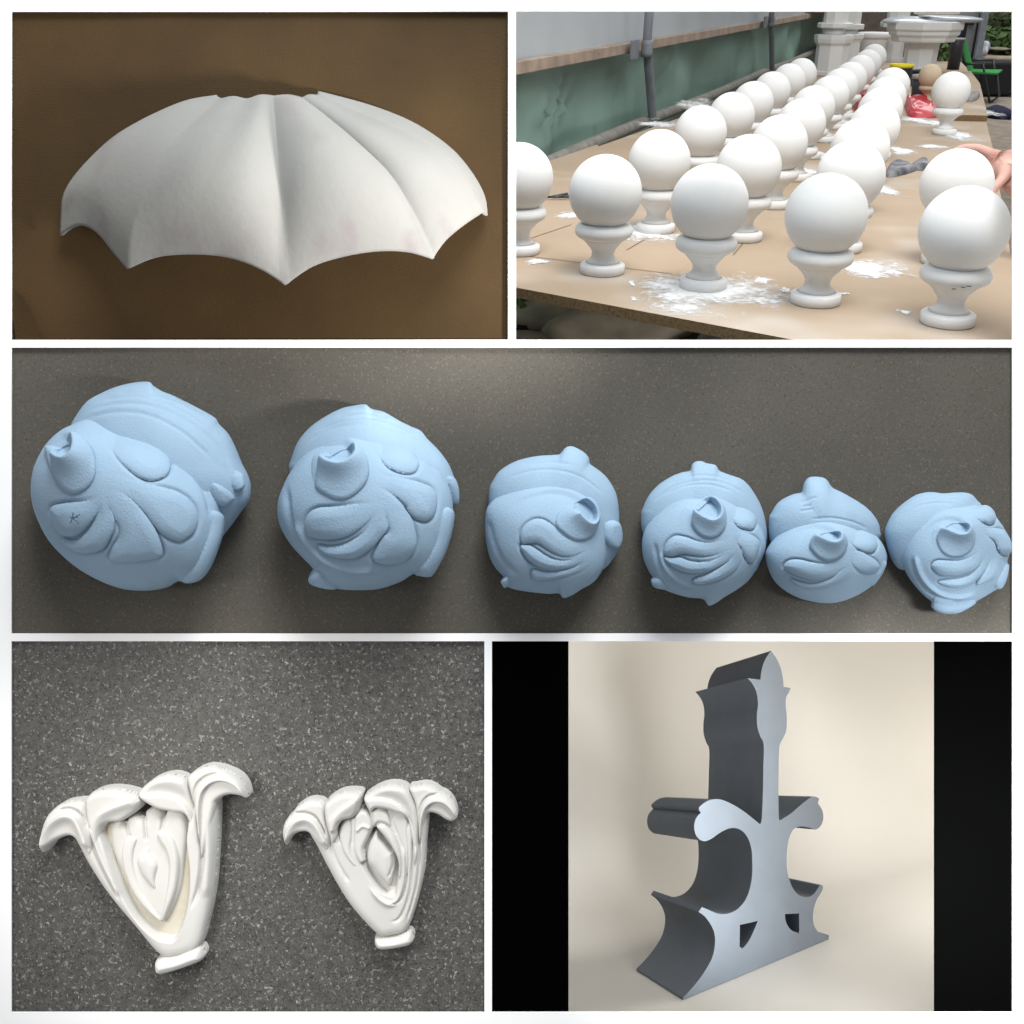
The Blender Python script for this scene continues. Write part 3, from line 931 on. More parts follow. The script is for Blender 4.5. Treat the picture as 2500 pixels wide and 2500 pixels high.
f6, db6, z6 = finial(
    'smallest blue carved finial, far right on the fibreboard beside the frame', (2130, 1160), 350 / 1932,
    [(165, 800), (190, 670), (270, 520), (400, 390), (560, 280), (700, 235), (820, 230), (950, 245), (1100, 235), (1250, 235), (1350, 270), (1420, 350), (1470, 400), (1560, 600), (1500, 900), (1200, 1150), (800, 1250),
     (420, 1280), (290, 1190), (210, 1020)], (800, 760),
    [(395, 1130), (410, 980), (470, 800), (580, 650), (720, 530), (870, 460), (1050, 425), (1250, 415), (1450, 405), (1560, 418), (1640, 500), (1690, 590), (1780, 720), (1840, 850), (1872, 980), (1845, 1080),
     (1820, 1150), (1822, 1250), (1790, 1400), (1730, 1500), (1640, 1560), (1500, 1645), (1380, 1715), (1200, 1822), (1020, 1852), (880, 1822), (788, 1750), (795, 1705), (680, 1610), (540, 1450), (440, 1290)], (1130, 1120),
    [([(790, 1220), (860, 1150), (1000, 1150), (1150, 1155), (1300, 1115), (1400, 1040), (1470, 930), (1495, 1080), (1430, 1230), (1300, 1320), (1120, 1362), (960, 1365), (850, 1310)], .08, (1480, 960)),
     ([(880, 1440), (980, 1412), (1150, 1392), (1300, 1350), (1450, 1235), (1540, 1060), (1570, 1190), (1490, 1340), (1360, 1455), (1180, 1525), (1020, 1510)], .085, (1550, 1080)),
     ([(1400, 1480), (1490, 1340), (1580, 1180), (1630, 1010), (1710, 1090), (1710, 1250), (1650, 1380), (1540, 1450)], .08, (1640, 1030)),
     ([(1320, 530), (1400, 440), (1500, 405), (1600, 450), (1660, 555), (1645, 640), (1580, 662), (1500, 632), (1410, 590)], .10, (1330, 530)),
     ([(1480, 730), (1620, 710), (1760, 735), (1840, 850), (1872, 970), (1850, 1055), (1780, 1075), (1710, 1025), (1660, 900), (1560, 820)], .10, (1480, 750))],
    [(868, 860), (905, 760), (1000, 670), (1150, 640), (1300, 680), (1372, 780), (1382, 900), (1330, 1015), (1230, 1092), (1100, 1112), (980, 1075), (900, 985)],
    [(560, 1080), (590, 900), (680, 740), (820, 620), (980, 560), (1130, 570), (1250, 630), (1310, 720), (1280, 800), (1190, 825), (1090, 795), (1000, 755), (925, 740)],
    [([(788, 1745), (830, 1700), (950, 1722), (1100, 1732), (1300, 1682), (1390, 1700), (1200, 1822), (1020, 1852), (880, 1822)], .10),
     ([(1640, 1500), (1720, 1350), (1790, 1200), (1822, 1220), (1795, 1390), (1740, 1500), (1690, 1530)], .09)], (),
    [[(360, 560), (600, 420), (860, 370), (1100, 380)], [(460, 460), (700, 330), (960, 310), (1200, 330)]],
    [([(580, 1080), (640, 1300), (760, 1480), (960, 1610), (1200, 1640), (1400, 1580)], .045, .05), ([(520, 1120), (590, 1340), (720, 1540), (930, 1680), (1180, 1710)], .04, -.045)], lipH=.9)

# pencilled K on the largest finial
for st in ([(468, 1125), (462, 1165), (448, 1200)], [(512, 1140), (470, 1168), (490, 1185), (508, 1208)], [(448, 1160), (500, 1158)]):
    q = z1(catmull(st, 5))
    P, N = db1(q)
    tube('pencil_mark', P + N * 0.0172, 0.0009, M_PENCIL, f1, 5)

# ------------------------------------------------------------------ the two white ornaments (bottom left)
ZB0 = BD + 0.004


def flat(zb):
    def fn(Q):
        P = PX(Q[:, 0], Q[:, 1], np.full(len(Q), ZB0 - zb))
        return P, np.tile(-FW, (len(Q), 1))
    return fn


def ornament(label, off, s, spec, R):
    """spec: list of (name, outline, edge height, dome height, rounding, ops, material); heights relative to R metres."""
    z = TZ(off, s)
    allp = np.concatenate([z(p[1]) for p in spec])
    root = empty('carved_ornament', PX(*allp.mean(0), ZB0))
    tag(root, label, 'plaster ornament', 'white carved ornaments on the worktop')
    for name, pts, e, H, w, ops, m in spec:
        wp = w * s
        ol = [(o[0], z(catmull(o[1], 6)) if o[0] != 'carve' else catmull(z(o[1]), 6, True), o[2], o[3]) for o in ops]

        def hf(Q, d, e=e, H=H, wp=wp, ol=ol):
            h = R * (e * (0.72 + 0.28 * prof(d / 12.0)) + H * prof(d / wp))
            for kind, line, ww, amp in ol:
                if kind == 'ridge':
                    h = h + ridge(Q, line, ww * s, amp * R)
                elif kind == 'carve':
                    dd, _, _, _ = seg_dist(Q, line, True)
                    sd = np.where(inside(Q, line), dd, -dd)
                    h = h - amp * R * sst((sd + ww * s * 0.3) / (ww * s))
                elif kind == 'lip':
                    dd, _, sp_, side = seg_dist(Q, line, False)
                    h = h + amp * R * np.where(side > 0, np.exp(-(dd / (ww * s)) ** 2), np.exp(-(dd / (ww * s * 0.22)) ** 2)) * sst(np.minimum(sp_, 1 - sp_) / 0.12 + 0.2)
                elif kind == 'slope':
                    a, b = line[0], line[-1]
                    t = ((Q - a) @ (b - a)) / ((b - a) @ (b - a))
                    h = h + amp * R * (np.clip(t, -0.5, 1.5))
            return np.maximum(h, 0.0005)
        patch(name, z(pts), flat(0), hf, m, root, 1.3, 0.0, skirt=True)
    return root


ornament('larger white carved flower ornament with four lobed centre, left on the speckled worktop', (100, 1840), 540 / 1932, [
    ('body', [(330, 640), (400, 800), (480, 950), (640, 1190), (860, 1455), (1080, 1705), (1250, 1720), (1420, 1640), (1490, 1430), (1545, 1150), (1570, 850), (1582, 600), (1575, 380), (1450, 330), (1370, 420),
              (1310, 520), (980, 560), (660, 590), (560, 560), (440, 560)], .10, .10, 110,
     [('carve', [(600, 560), (625, 760), (700, 980), (800, 1220), (910, 1400), (1040, 1520), (1130, 1562), (1220, 1555), (1300, 1400), (1345, 1180), (1350, 950), (1325, 720), (1310, 480), (950, 450)], 46, .125),
      ('ridge', [(450, 560), (540, 790), (640, 1000), (750, 1210)], 16, -.030), ('ridge', [(520, 600), (590, 800), (670, 980), (770, 1170)], 18, .035),
      ('ridge', [(1390, 400), (1435, 620), (1450, 880), (1420, 1120), (1370, 1280)], 14, -.035), ('ridge', [(1450, 380), (1475, 640), (1465, 900), (1410, 1220)], 16, -.025),
      ('ridge', [(1500, 400), (1520, 800), (1490, 1200)], 34, .03)], M_ORN),
    ('recessed_field', [(600, 570), (630, 780), (710, 1000), (810, 1240), (920, 1410), (1050, 1530), (1130, 1565), (1225, 1555), (1300, 1400), (1340, 1180), (1345, 950), (1320, 720), (1300, 560), (950, 580)], .088, .002, 40, [], M_STAIN),
    ('lobed_tongue', [(650, 650), (675, 580), (735, 546), (785, 585), (800, 530), (860, 498), (940, 525), (955, 470), (1030, 443), (1095, 480), (1112, 520), (1145, 465), (1220, 460), (1290, 505), (1308, 640), (1290, 900),
                      (1255, 1150), (1185, 1330), (1105, 1425), (1000, 1360), (850, 1200), (755, 1000), (680, 830)], .10, .055, 90,
     [('ridge', [(785, 570), (830, 700), (850, 820)], 14, -.030), ('ridge', [(945, 510), (960, 640), (970, 720)], 14, -.030), ('ridge', [(1112, 510), (1100, 620), (1090, 700)], 14, -.030)], M_ORN),
    ('rib', [(800, 680), (860, 665), (905, 700), (880, 790), (870, 880), (890, 1000), (950, 1150), (1040, 1280), (1105, 1370), (1100, 1415), (1000, 1350), (880, 1210), (800, 1050), (755, 880), (760, 760)], .135, .045, 32, [], M_ORN),
    ('rib', [(1060, 650), (1110, 615), (1180, 640), (1235, 740), (1262, 880), (1250, 1060), (1210, 1220), (1130, 1400), (1100, 1400), (1120, 1250), (1150, 1080), (1160, 920), (1135, 800), (1080, 710)], .14, .05, 34, [], M_ORN),
    ('bud', [(985, 748), (1050, 800), (1112, 905), (1085, 1040), (1095, 1190), (1000, 1110), (920, 1010), (878, 890), (915, 800)], .125, .075, 120, [('ridge', [(990, 770), (1080, 910), (1060, 1050), (1080, 1180)], 20, -.03)], M_ORN),
    ('outer_petal', [(450, 385), (330, 374), (220, 408), (130, 490), (82, 600), (66, 700), (78, 790), (112, 808), (160, 745), (240, 692), (330, 668), (400, 720), (500, 830), (530, 760), (490, 560)], .17, .055, 55,
     [('lip', [(95, 780), (120, 640), (190, 530), (300, 470), (400, 500), (470, 640), (510, 760)], 55, .06), ('ridge', [(230, 440), (340, 420), (430, 470), (480, 600)], 12, -.035)], M_ORN),
    ('outer_petal', [(1330, 185), (1400, 108), (1500, 72), (1600, 82), (1665, 103), (1760, 150), (1822, 220), (1853, 320), (1832, 346), (1780, 325), (1680, 318), (1600, 360), (1578, 420), (1520, 700), (1450, 860), (1425, 600), (1380, 380)], .17, .055, 55,
     [('lip', [(1840, 330), (1770, 220), (1660, 170), (1550, 190), (1470, 280), (1445, 450), (1450, 700)], 60, .05), ('ridge', [(1650, 115), (1520, 140), (1420, 230), (1400, 400), (1430, 600)], 13, -.04)], M_ORN),
    ('inner_petal', [(447, 390), (478, 322), (540, 285), (640, 263), (760, 268), (880, 298), (925, 325), (948, 362), (915, 440), (840, 500), (760, 545), (650, 560), (600, 620), (590, 740), (640, 900), (600, 860), (540, 760), (470, 580)], .205, .055, 60,
     [('lip', [(560, 760), (540, 600), (590, 480), (700, 410), (830, 360), (920, 330)], 55, .05), ('slope', [(920, 330), (600, 600)], 1, -.05)], M_ORN),
    ('inner_petal', [(920, 292), (960, 240), (1050, 175), (1170, 142), (1250, 150), (1320, 188), (1362, 300), (1405, 450), (1440, 620), (1448, 850), (1420, 1050), (1390, 900), (1360, 680), (1310, 500), (1210, 470), (1080, 438), (975, 375), (928, 330)], .205, .055, 60,
     [('lip', [(1400, 980), (1410, 700), (1370, 480), (1290, 350), (1150, 290), (1000, 290), (930, 300)], 80, -.045), ('slope', [(930, 310), (1300, 500)], 1, -.05)], M_ORN),
    ('foot', [(1040, 1800), (1050, 1745), (1120, 1705), (1230, 1690), (1340, 1645), (1430, 1632), (1470, 1690), (1450, 1745), (1350, 1790), (1200, 1840), (1100, 1862), (1055, 1845)], .12, .13, 100, [], M_ORN)], 0.21)

ornament('smaller white carved flower ornament with ochre stained groove, right on the speckled worktop', (680, 1880), 460 / 1932, [
    ('body', [(340, 570), (420, 740), (500, 900), (620, 1120), (740, 1310), (880, 1480), (1050, 1640), (1200, 1640), (1330, 1590), (1410, 1400), (1470, 1180), (1515, 950), (1530, 700), (1545, 420), (1420, 330), (1340, 440), (1000, 560), (700, 600), (500, 500)], .12, .11, 120,
     [('carve', [(900, 560), (860, 800), (920, 960), (1010, 1100), (1100, 1190), (1170, 1215), (1225, 1190), (1250, 1050), (1270, 900), (1240, 760), (1150, 600), (1040, 500)], 30, .10),
      ('ridge', [(540, 620), (640, 880), (760, 1080)], 20, -.020), ('ridge', [(1300, 700), (1310, 950), (1280, 1150), (1200, 1290), (1080, 1250), (960, 1120)], 22, .03),
      ('ridge', [(1340, 760), (1330, 1050), (1270, 1250), (1160, 1300)], 12, -.035), ('ridge', [(1400, 600), (1390, 900), (1360, 1200), (1270, 1430), (1180, 1470)], 14, -.035),
      ('ridge', [(1460, 450), (1460, 800), (1430, 1120), (1330, 1480)], 12, -.03)], M_ORN),
    ('recessed_field', [(920, 620), (890, 820), (930, 950), (1010, 1090), (1100, 1185), (1170, 1210), (1220, 1185), (1250, 1050), (1260, 900), (1235, 770), (1150, 640), (1040, 560)], .10, .004, 30, [], M_OCHRE),
    ('tongue', [(640, 640), (660, 520), (760, 440), (900, 370), (1080, 340), (1280, 380), (1360, 600), (1360, 900), (1300, 1050), (1270, 900), (1220, 740), (1100, 570), (1000, 540), (920, 680), (880, 860), (780, 890), (690, 780)], .205, .02, 40, [], M_ORN),
    ('tongue_lobe', [(650, 640), (660, 520), (710, 445), (770, 435), (800, 480), (800, 620), (790, 760), (850, 920), (780, 900), (690, 780)], .215, .035, 40, [], M_ORN),
    ('tongue_lobe', [(800, 480), (815, 390), (880, 345), (950, 355), (990, 420), (1000, 520), (960, 620), (910, 740), (920, 860), (860, 880), (800, 760), (795, 600)], .225, .035, 40, [('ridge', [(830, 560), (900, 500), (980, 530)], 16, .02)], M_ORN),
    ('tongue_lobe', [(980, 390), (1010, 335), (1080, 320), (1150, 360), (1180, 430), (1190, 540), (1140, 500), (1060, 480), (1000, 520)], .225, .035, 40, [], M_ORN),
    ('tongue_lobe', [(1180, 450), (1210, 380), (1280, 360), (1345, 400), (1365, 560), (1375, 750), (1350, 1000), (1310, 1000), (1290, 780), (1230, 600)], .205, .035, 40, [], M_ORN),
    ('rib', [(1030, 510), (1075, 470), (1140, 490), (1210, 580), (1265, 720), (1290, 860), (1280, 1020), (1250, 1020), (1250, 880), (1210, 770), (1130, 640), (1060, 560)], .235, .045, 32, [], M_ORN),
    ('bud', [(1030, 565), (1090, 640), (1160, 720), (1215, 780), (1222, 900), (1200, 1020), (1165, 1140), (1080, 1070), (990, 960), (930, 870), (935, 740), (980, 630)], .17, .085, 130,
     [('ridge', [(1185, 790), (1195, 900), (1150, 1030)], 12, -.02), ('ridge', [(1050, 600), (1130, 700), (1200, 780)], 18, -.025)], M_ORN),
    ('outer_petal', [(510, 300), (430, 258), (330, 265), (230, 325), (180, 390), (110, 470), (80, 570), (92, 660), (130, 715), (165, 640), (230, 590), (300, 575), (350, 590), (430, 680), (540, 760), (580, 640), (530, 450)], .20, .055, 55,
     [('lip', [(120, 690), (140, 560), (220, 450), (330, 420), (430, 480), (500, 600), (540, 700)], 55, .055), ('ridge', [(190, 385), (300, 365), (410, 400), (480, 500), (530, 620)], 12, -.04)], M_ORN),
    ('outer_petal', [(1355, 140), (1430, 110), (1530, 97), (1620, 125), (1680, 170), (1750, 205), (1810, 280), (1842, 370), (1840, 440), (1785, 472), (1720, 450), (1640, 400), (1560, 390), (1520, 480), (1470, 700), (1440, 500), (1410, 300)], .20, .055, 55,
     [('lip', [(1835, 420), (1770, 310), (1680, 250), (1580, 260), (1510, 340), (1475, 500), (1465, 680)], 60, .05), ('ridge', [(1690, 180), (1560, 200), (1480, 300), (1450, 480), (1450, 680)], 13, -.04)], M_ORN),
    ('inner_petal', [(510, 300), (570, 230), (670, 175), (780, 160), (885, 178), (882, 250), (865, 340), (800, 420), (700, 450), (650, 520), (640, 620), (600, 680), (560, 600), (520, 450)], .255, .055, 60,
     [('lip', [(590, 560), (600, 440), (680, 340), (780, 270), (880, 190)], 70, .05)], M_ORN),
    ('inner_petal', [(903, 228), (950, 185), (1050, 125), (1160, 92), (1270, 98), (1350, 140), (1400, 240), (1440, 360), (1460, 560), (1450, 800), (1410, 900), (1390, 660), (1340, 430), (1220, 370), (1130, 340), (1030, 330), (980, 370), (930, 310)], .25, .055, 60,
     [('lip', [(1420, 780), (1410, 560), (1350, 380), (1260, 270), (1140, 220), (1000, 210), (915, 225)], 70, -.04)], M_ORN),
    ('foot', [(1000, 1700), (1015, 1655), (1080, 1640), (1200, 1630), (1300, 1600), (1370, 1597), (1402, 1650), (1395, 1700), (1340, 1740), (1200, 1768), (1080, 1778), (1020, 1755)], .13, .13, 100, [], M_ORN)], 0.18)

# ------------------------------------------------------------------ cream backdrop and the grey bracket (bottom right)
zb = TZ((1380, 1570), 800 / 1932)
FN = -np.array([0.42, 0.10, -0.90])
fn_w = (0.42 * RT + 0.10 * UP - 0.90 * FW)
fn_w /= np.linalg.norm(fn_w)
ANCH = PX(1880, 2050, 2.85)
EXT = (-0.16 * RT - 0.256 * UP + FW) * 0.425


def onface(pts):
    return np.array([VP(p[0], p[1], ANCH, fn_w) for p in pts])


FACE = [  # front outline, zoomed coordinates, clockwise from the tip
    (1213, 45, 0), (1245, 90, 1), (1270, 145, 1), (1283, 205, 1), (1288, 258, 0), (1330, 264, 0), (1318, 292, 1), (1303, 320, 1), (1300, 370, 1), (1306, 430, 1), (1304, 510, 1), (1285, 560, 1), (1265, 600, 1), (1260, 660, 1), (1258, 760, 1),
    (1257, 900, 1), (1260, 1030, 1), (1268, 1045, 0), (1330, 1005, 1), (1400, 945, 1), (1460, 905, 1), (1497, 915, 0), (1490, 945, 0), (1515, 985, 1), (1522, 1030, 1), (1508, 1075, 1), (1475, 1100, 1), (1430, 1085, 1), (1380, 1082, 1), (1345, 1100, 1),
    (1320, 1150, 1), (1308, 1220, 1), (1306, 1310, 1), (1320, 1390, 1), (1355, 1465, 1), (1410, 1498, 1), (1460, 1485, 1), (1500, 1430, 1), (1518, 1432, 1), (1515, 1460, 1), (1480, 1520, 1), (1462, 1590, 1), (1465, 1660, 1), (1490, 1702, 0), (1552, 1722, 1), (1553, 1735, 0)]
FACE2 = [(1555, 1745, 0), (693, 2105, 0)]          # base line
FACE3 = [(695, 2090, 0), (760, 2020, 1), (820, 1940, 1), (868, 1850, 1), (884, 1750, 1), (868, 1680, 1), (830, 1620, 1), (787, 1585, 0), (805, 1556, 0), (850, 1575, 1), (900, 1595, 1), (960, 1595, 1), (1020, 1565, 1), (1070, 1500, 1), (1098, 1400, 1), (1103, 1290, 1), (1095, 1200, 1),
         (1065, 1130, 1), (1020, 1095, 1), (970, 1092, 1), (910, 1120, 1), (860, 1155, 1), (815, 1168, 1), (775, 1140, 1), (760, 1085, 1), (770, 1035, 1), (800, 1000, 0), (790, 985, 1), (792, 965, 1), (840, 930, 1), (900, 920, 1), (960, 938, 1), (1050, 990, 1), (1148, 1068, 0), (1158, 1040, 1),
         (1165, 900, 1), (1168, 740, 1), (1170, 600, 1), (1150, 550, 1), (1132, 490, 1), (1130, 420, 1), (1136, 360, 1), (1130, 300, 1), (1110, 250, 1), (1075, 206, 0), (1120, 212, 1), (1150, 216, 0), (1160, 150, 1), (1180, 95, 1)]


def soften(seq):
    P = [np.array(p[:2], float) for p in seq]
    out = []
    n = len(P)
    for i in range(n):
        p1, p2 = P[i], P[(i + 1) % n]
        s1, s2 = seq[i][2], seq[(i + 1) % n][2]
        p0 = P[(i - 1) % n] if s1 else p1
        p3 = P[(i + 2) % n] if s2 else p2
        for k in range(5):
            t = k / 5
            out.append(0.5 * (2 * p1 + (p2 - p0) * t + (2 * p0 - 5 * p1 + 4 * p2 - p3) * t ** 2 + (3 * p1 - p0 - 3 * p2 + p3) * t ** 3))
    return np.array(out)


OUTL = soften(FACE + FACE2 + FACE3)
HOLES = [soften([(1030, 1662, 0), (1085, 1650, 0), (1136, 1638, 0), (1110, 1700, 1), (1080, 1760, 1), (1045, 1802, 0), (1028, 1790, 0)]),
         soften([(1296, 1598, 0), (1379, 1594, 0), (1379, 1700, 1), (1368, 1708, 0), (1330, 1690, 1), (1302, 1645, 1)])]
br = empty('scroll_bracket', onface(zb([(1120, 1920)]))[0])
tag(br, 'grey cast bracket with side scrolls and two small holes on cream backdrop', 'bracket')


def prism(name, outl, holes, ext, material, parent):
    bm = bmesh.new()
    loops = []
    for L in [outl] + holes:
        W = onface(zb(L))
        vs = [bm.verts.new(w) for w in W]
        es = [bm.edges.new((vs[i], vs[(i + 1) % len(vs)])) for i in range(len(vs))]
        loops.append((vs, es))
    bmesh.ops.triangle_fill(bm, use_beauty=True, use_dissolve=False, edges=[e for _, es in loops for e in es], normal=Vector(fn_w))
    # drop fill inside holes
    front = list(bm.faces)
    res = bmesh.ops.duplicate(bm, geom=front)
    mp = res['vert_map']
    for v in [g for g in res['geom'] if isinstance(g, bmesh.types.BMVert)]:
        v.co += Vector(ext)
    for vs, es in loops:
        for i in range(len(vs)):
            a, b = vs[i], vs[(i + 1) % len(vs)]
            bm.faces.new((a, b, mp[b], mp[a]))
    bmesh.ops.recalc_face_normals(bm, faces=bm.faces)
    me = bpy.data.meshes.new(name)
    c = Vector(wloc(parent))
    for v in bm.verts:
        v.co -= c
    bm.to_mesh(me)
    bm.free()
    me.materials.append(material)
    o = bpy.data.objects.new(name, me)
    COL.objects.link(o)
    o.parent = parent
    return o


bo = prism('bracket_body', OUTL, HOLES, EXT, M_STEEL, br)
bmod = bo.modifiers.new('bevel', 'BEVEL')
bmod.width = 0.004
bmod.segments = 2
bmod.limit_method = 'ANGLE'
bmod.angle_limit = math.radians(50)

# floor plane under the bracket, running back and curving up
B1, B2 = onface(zb([(693, 2105), (1555, 1745)]))
ev = EXT / np.linalg.norm(EXT)
bn = np.cross(B2 - B1, ev)
bn /= np.linalg.norm(bn)
if bn @ UP < 0:
    bn = -bn
fx = RT - bn * (RT @ bn)
fx /= np.linalg.norm(fx)
fy = np.cross(bn, fx)
if fy @ FW < 0:
    fy = -fy
O = B1 - bn * 0.001
rows = []
for v in np.linspace(-0.9, 4.2, 150):
    t = min(max(v - 0.75, 0) / 1.35, 1.46)
    b = min(v, 0.75) + 1.35 * math.sin(t)
    h = 1.35 * (1 - math.cos(t))
    ov = max(0, v - 0.75 - 1.35 * 1.46)
    b += ov * math.cos(1.46)
    h += ov * math.sin(1.46)
    rows.append([O + fx * u + fy * b + bn * h for u in np.linspace(-0.95, 2.6, 44)])
R_ = np.array(rows)
# keep the sheet behind the frame strips
dep = (R_ - CAM) @ FW
ok = dep > D0 + 0.016
V = R_.reshape(-1, 3)
n1, n2 = R_.shape[:2]
Fc = [(i * n2 + j, (i + 1) * n2 + j, (i + 1) * n2 + j + 1, i * n2 + j + 1) for i in range(n1 - 1) for j in range(n2 - 1)
      if ok[i, j] and ok[i + 1, j] and ok[i, j + 1] and ok[i + 1, j + 1]]
o = recalc(mesh('backdrop', V, Fc, M_CREAM))
tag(o, 'seamless glossy cream backdrop sheet', kind='structure')
for lab, x0, x1 in (('black upright strip left of the cream backdrop', 1201, 1388), ('black upright strip right of the cream backdrop', 2283, 2471.5)):
    a, b, c, e = [PX(*p, D0 + 0.004) for p in ((x0 - 4, 1562), (x1, 1562), (x1, 2475), (x0 - 4 if x0 < 2000 else x0, 2475))]
    if x0 > 2000:
        a, e = PX(x0, 1562, D0 + .004), PX(x0, 2475, D0 + .004)
        b, c = PX(x1 + 4, 1562, D0 + .004), PX(x1 + 4, 2475, D0 + .004)
    V = [a, b, c, e] + [p + FW * 0.006 for p in (a, b, c, e)]
    o = recalc(mesh('black_sheet', V, [(0, 3, 2, 1), (4, 5, 6, 7), (0, 1, 5, 4), (1, 2, 6, 5), (2, 3, 7, 6), (3, 0, 4, 7)], M_BLACK, None, False))
    tag(o, lab, 'panel', 'black panels beside the cream backdrop')

# ------------------------------------------------------------------ the work table with ball finials (top right)
Z2 = TZ((1250, 0), .647)
Z4 = TZ((1950, 20), 530 / 1932)
table = empty('work_table', GP(1900, 500, -0.75))
tag(table, 'long chipboard work table dusted with white plaster', 'table')


def slab(name, pix, ztop, th, mtop, medge, parent):
    top = np.array([GP(p[0], p[1], ztop) for p in pix])
    n = len(top)
    V = np.r_[top, top - [0, 0, th]]
    o = mesh(name, V, [tuple(range(n)), tuple(range(2 * n - 1, n - 1, -1))] + [(i, i + n, (i + 1) % n + n, (i + 1) % n) for i in range(n)], mtop, parent, False)
    o.data.materials.append(medge)
    recalc(o)
    for p in o.data.polygons:
        if abs(p.normal.z) < 0.5:
            p.material_index = 1
    return o


slab('table_board', [(1085, 669), (1085, 480), (1350, 390), (1457, 353), (1462, 357), (1990, 172), (2010, 150), (2345, 150), (2360, 165), (2404, 283), (2424, 362), (2466, 613), (2500, 846), (2040, 846), (1929, 828)], 0.0, 0.024, M_CHIP, M_EDGE, table)
slab('table_board', [tuple(Z4([p])[0]) for p in ((1250, 560), (1530, 560), (1612, 668), (1682, 955), (1330, 948), (1240, 800))], 0.030, 0.029, M_CHIP, M_EDGE, table)
for p in ((1480, 380), (2380, 420), (2330, 190), (2000, 190)):
    q = GP(*p, 0)
    box('trestle_leg', (q[0], q[1] + 0.05, -0.39), (0.05, 0.05, 0.725), M_RAIL, table)
# pencil lines and plaster splats
for a, b in (((1265, 622), (1640, 668)), ((1285, 585), (1395, 548)), ((1530, 610), (1590, 575)), ((1790, 622), (1830, 575))):
    A, B = GP(*a, 0.0012), GP(*b, 0.0012)
    n = np.cross(B - A, [0, 0, 1])
    n = n / np.linalg.norm(n) * 0.0016
    mesh('pencil_line', [A - n, B - n, B + n, A + n], [(0, 1, 2, 3)], M_EDGE, table, False)

# plaster finials
DB = 0.175
RB = DB / 2
HB = 1.10 * DB
BASEP = [(0.30, 0), (0.315, 0.012), (0.315, 0.115), (0.300, 0.130), (0.24, 0.150)]
STEMP = [(0.245, 0.148), (0.20, 0.180), (0.166, 0.225), (0.155, 0.27), (0.165, 0.32), (0.21, 0.38), (0.255, 0.43), (0.295, 0.47), (0.31, 0.50)]
RINGP = [(0.28, 0.478), (0.340, 0.492), (0.385, 0.525), (0.406, 0.572), (0.402, 0.622), (0.375, 0.664), (0.335, 0.686), (0.25, 0.695)]


def build_finial(name, material):
    root = empty(name, (0, 0, 0))
    lathe('base', [(r * DB, h * DB) for r, h in BASEP], (0, 0, 0), material, root, 48)
    lathe('stem', [(r * DB, h * DB) for r, h in STEMP], (0, 0, 0), material, root, 40)
    lathe('collar', [(r * DB, h * DB) for r, h in RINGP], (0, 0, 0), material, root, 56)
    pr = [(max(0.0005, RB * math.sin(t)), HB - RB * math.cos(t)) for t in np.linspace(0.0, math.pi, 30)]
    lathe('ball', pr, (0, 0, 0), material, root, 56)
    return root


def copy_tree(o, parent=None):
    c = o.copy()
    COL.objects.link(c)
    c.parent = parent
    for ch in o.children:
        copy_tree(ch, c)
    return c


proto = build_finial('ball_finial', M_BALL)
BALLS = [
    ('A', [(28, 672), (352, 727), (556, 612), (712, 502), (828, 440), (908, 390), (980, 345), (1043, 308), (1090, 283)]),
    ('B', [(745, 770), (893, 635), (1008, 545), (1090, 470), (1135, 410), (1196, 365), (1236, 330), (1275, 300), (1312, 268), (1340, 243), (1364, 217)]),
    ('C', [(1185, 812), (1277, 665), (1313, 560), (1366, 483), (1389, 418), (1410, 370), (1432, 326)]),
    ('D', [(1705, 870), (1677, 700)]), ('E', [(1657, 345)])]
ORD = ['nearest', 'second', 'third', 'fourth', 'fifth', 'sixth', 'seventh', 'eighth', 'ninth', 'tenth', 'eleventh', 'twelfth']
ROWN = {'A': 'left row', 'B': 'middle row', 'C': 'right row', 'D': 'right front pair'}
rs = random.Random(5)
first = True
FIN = {}
for row, lst in BALLS:
    for i, (x, y) in enumerate(lst):
        q = Z2([(x, y)])[0]
        p = GP(q[0], q[1], HB)
        o = proto if first else copy_tree(proto)
        first = False
        o.location = (p[0], p[1], 0.0006)
        o.rotation_euler = (0, 0, rs.uniform(0, 6.28))
        FIN[(row, i)] = o.location.copy()
        if row == 'E':
            lab = 'white ball finial standing alone near the red plastic bag'
        elif row == 'D':
            lab = ['white ball finial with a scuffed collar at the front right corner', 'white ball finial held by a hand at the right edge'][i]
        elif row == 'A' and i == 0:
            lab = 'white ball finial cut off by the left edge beside the tarpaulin'
        elif row == 'B' and i == 0:
            lab = 'white ball finial standing in a big splash of white plaster at the front'
        else:
            n = i - 1 if row == 'A' else i
            lab = f'white ball finial, {ORD[n]} from the front of the {ROWN[row]} on the table'
            if i == len(lst) - 1:
                lab = f'white ball finial at the far end of the {ROWN[row]} on the table'
        tag(o, lab, 'ball finial', 'white plaster ball finials on the work table')
# scuff on the nearest finial's collar
c0 = FIN[('D', 0)]
for da in (-0.28, -0.05, 0.1):
    a = -math.pi / 2 - 0.15 + da
    pts = [np.array([c0[0] + 0.415 * DB * math.cos(a + t), c0[1] + 0.415 * DB * math.sin(a + t), (0.545 + 0.10 * da) * DB]) for t in np.linspace(0, 0.12, 4)]
    sc = tube('scuff', pts, 0.0012, M_PENCIL, None, 5)
    par = [o for o in bpy.data.objects if o.get('label', '').startswith('white ball finial with a scuffed')][0]
    w = sc.location.copy()
    sc.parent = par
    sc.matrix_parent_inverse = Matrix.LocRotScale(par.location, par.rotation_euler, None).inverted()
    sc.location = w

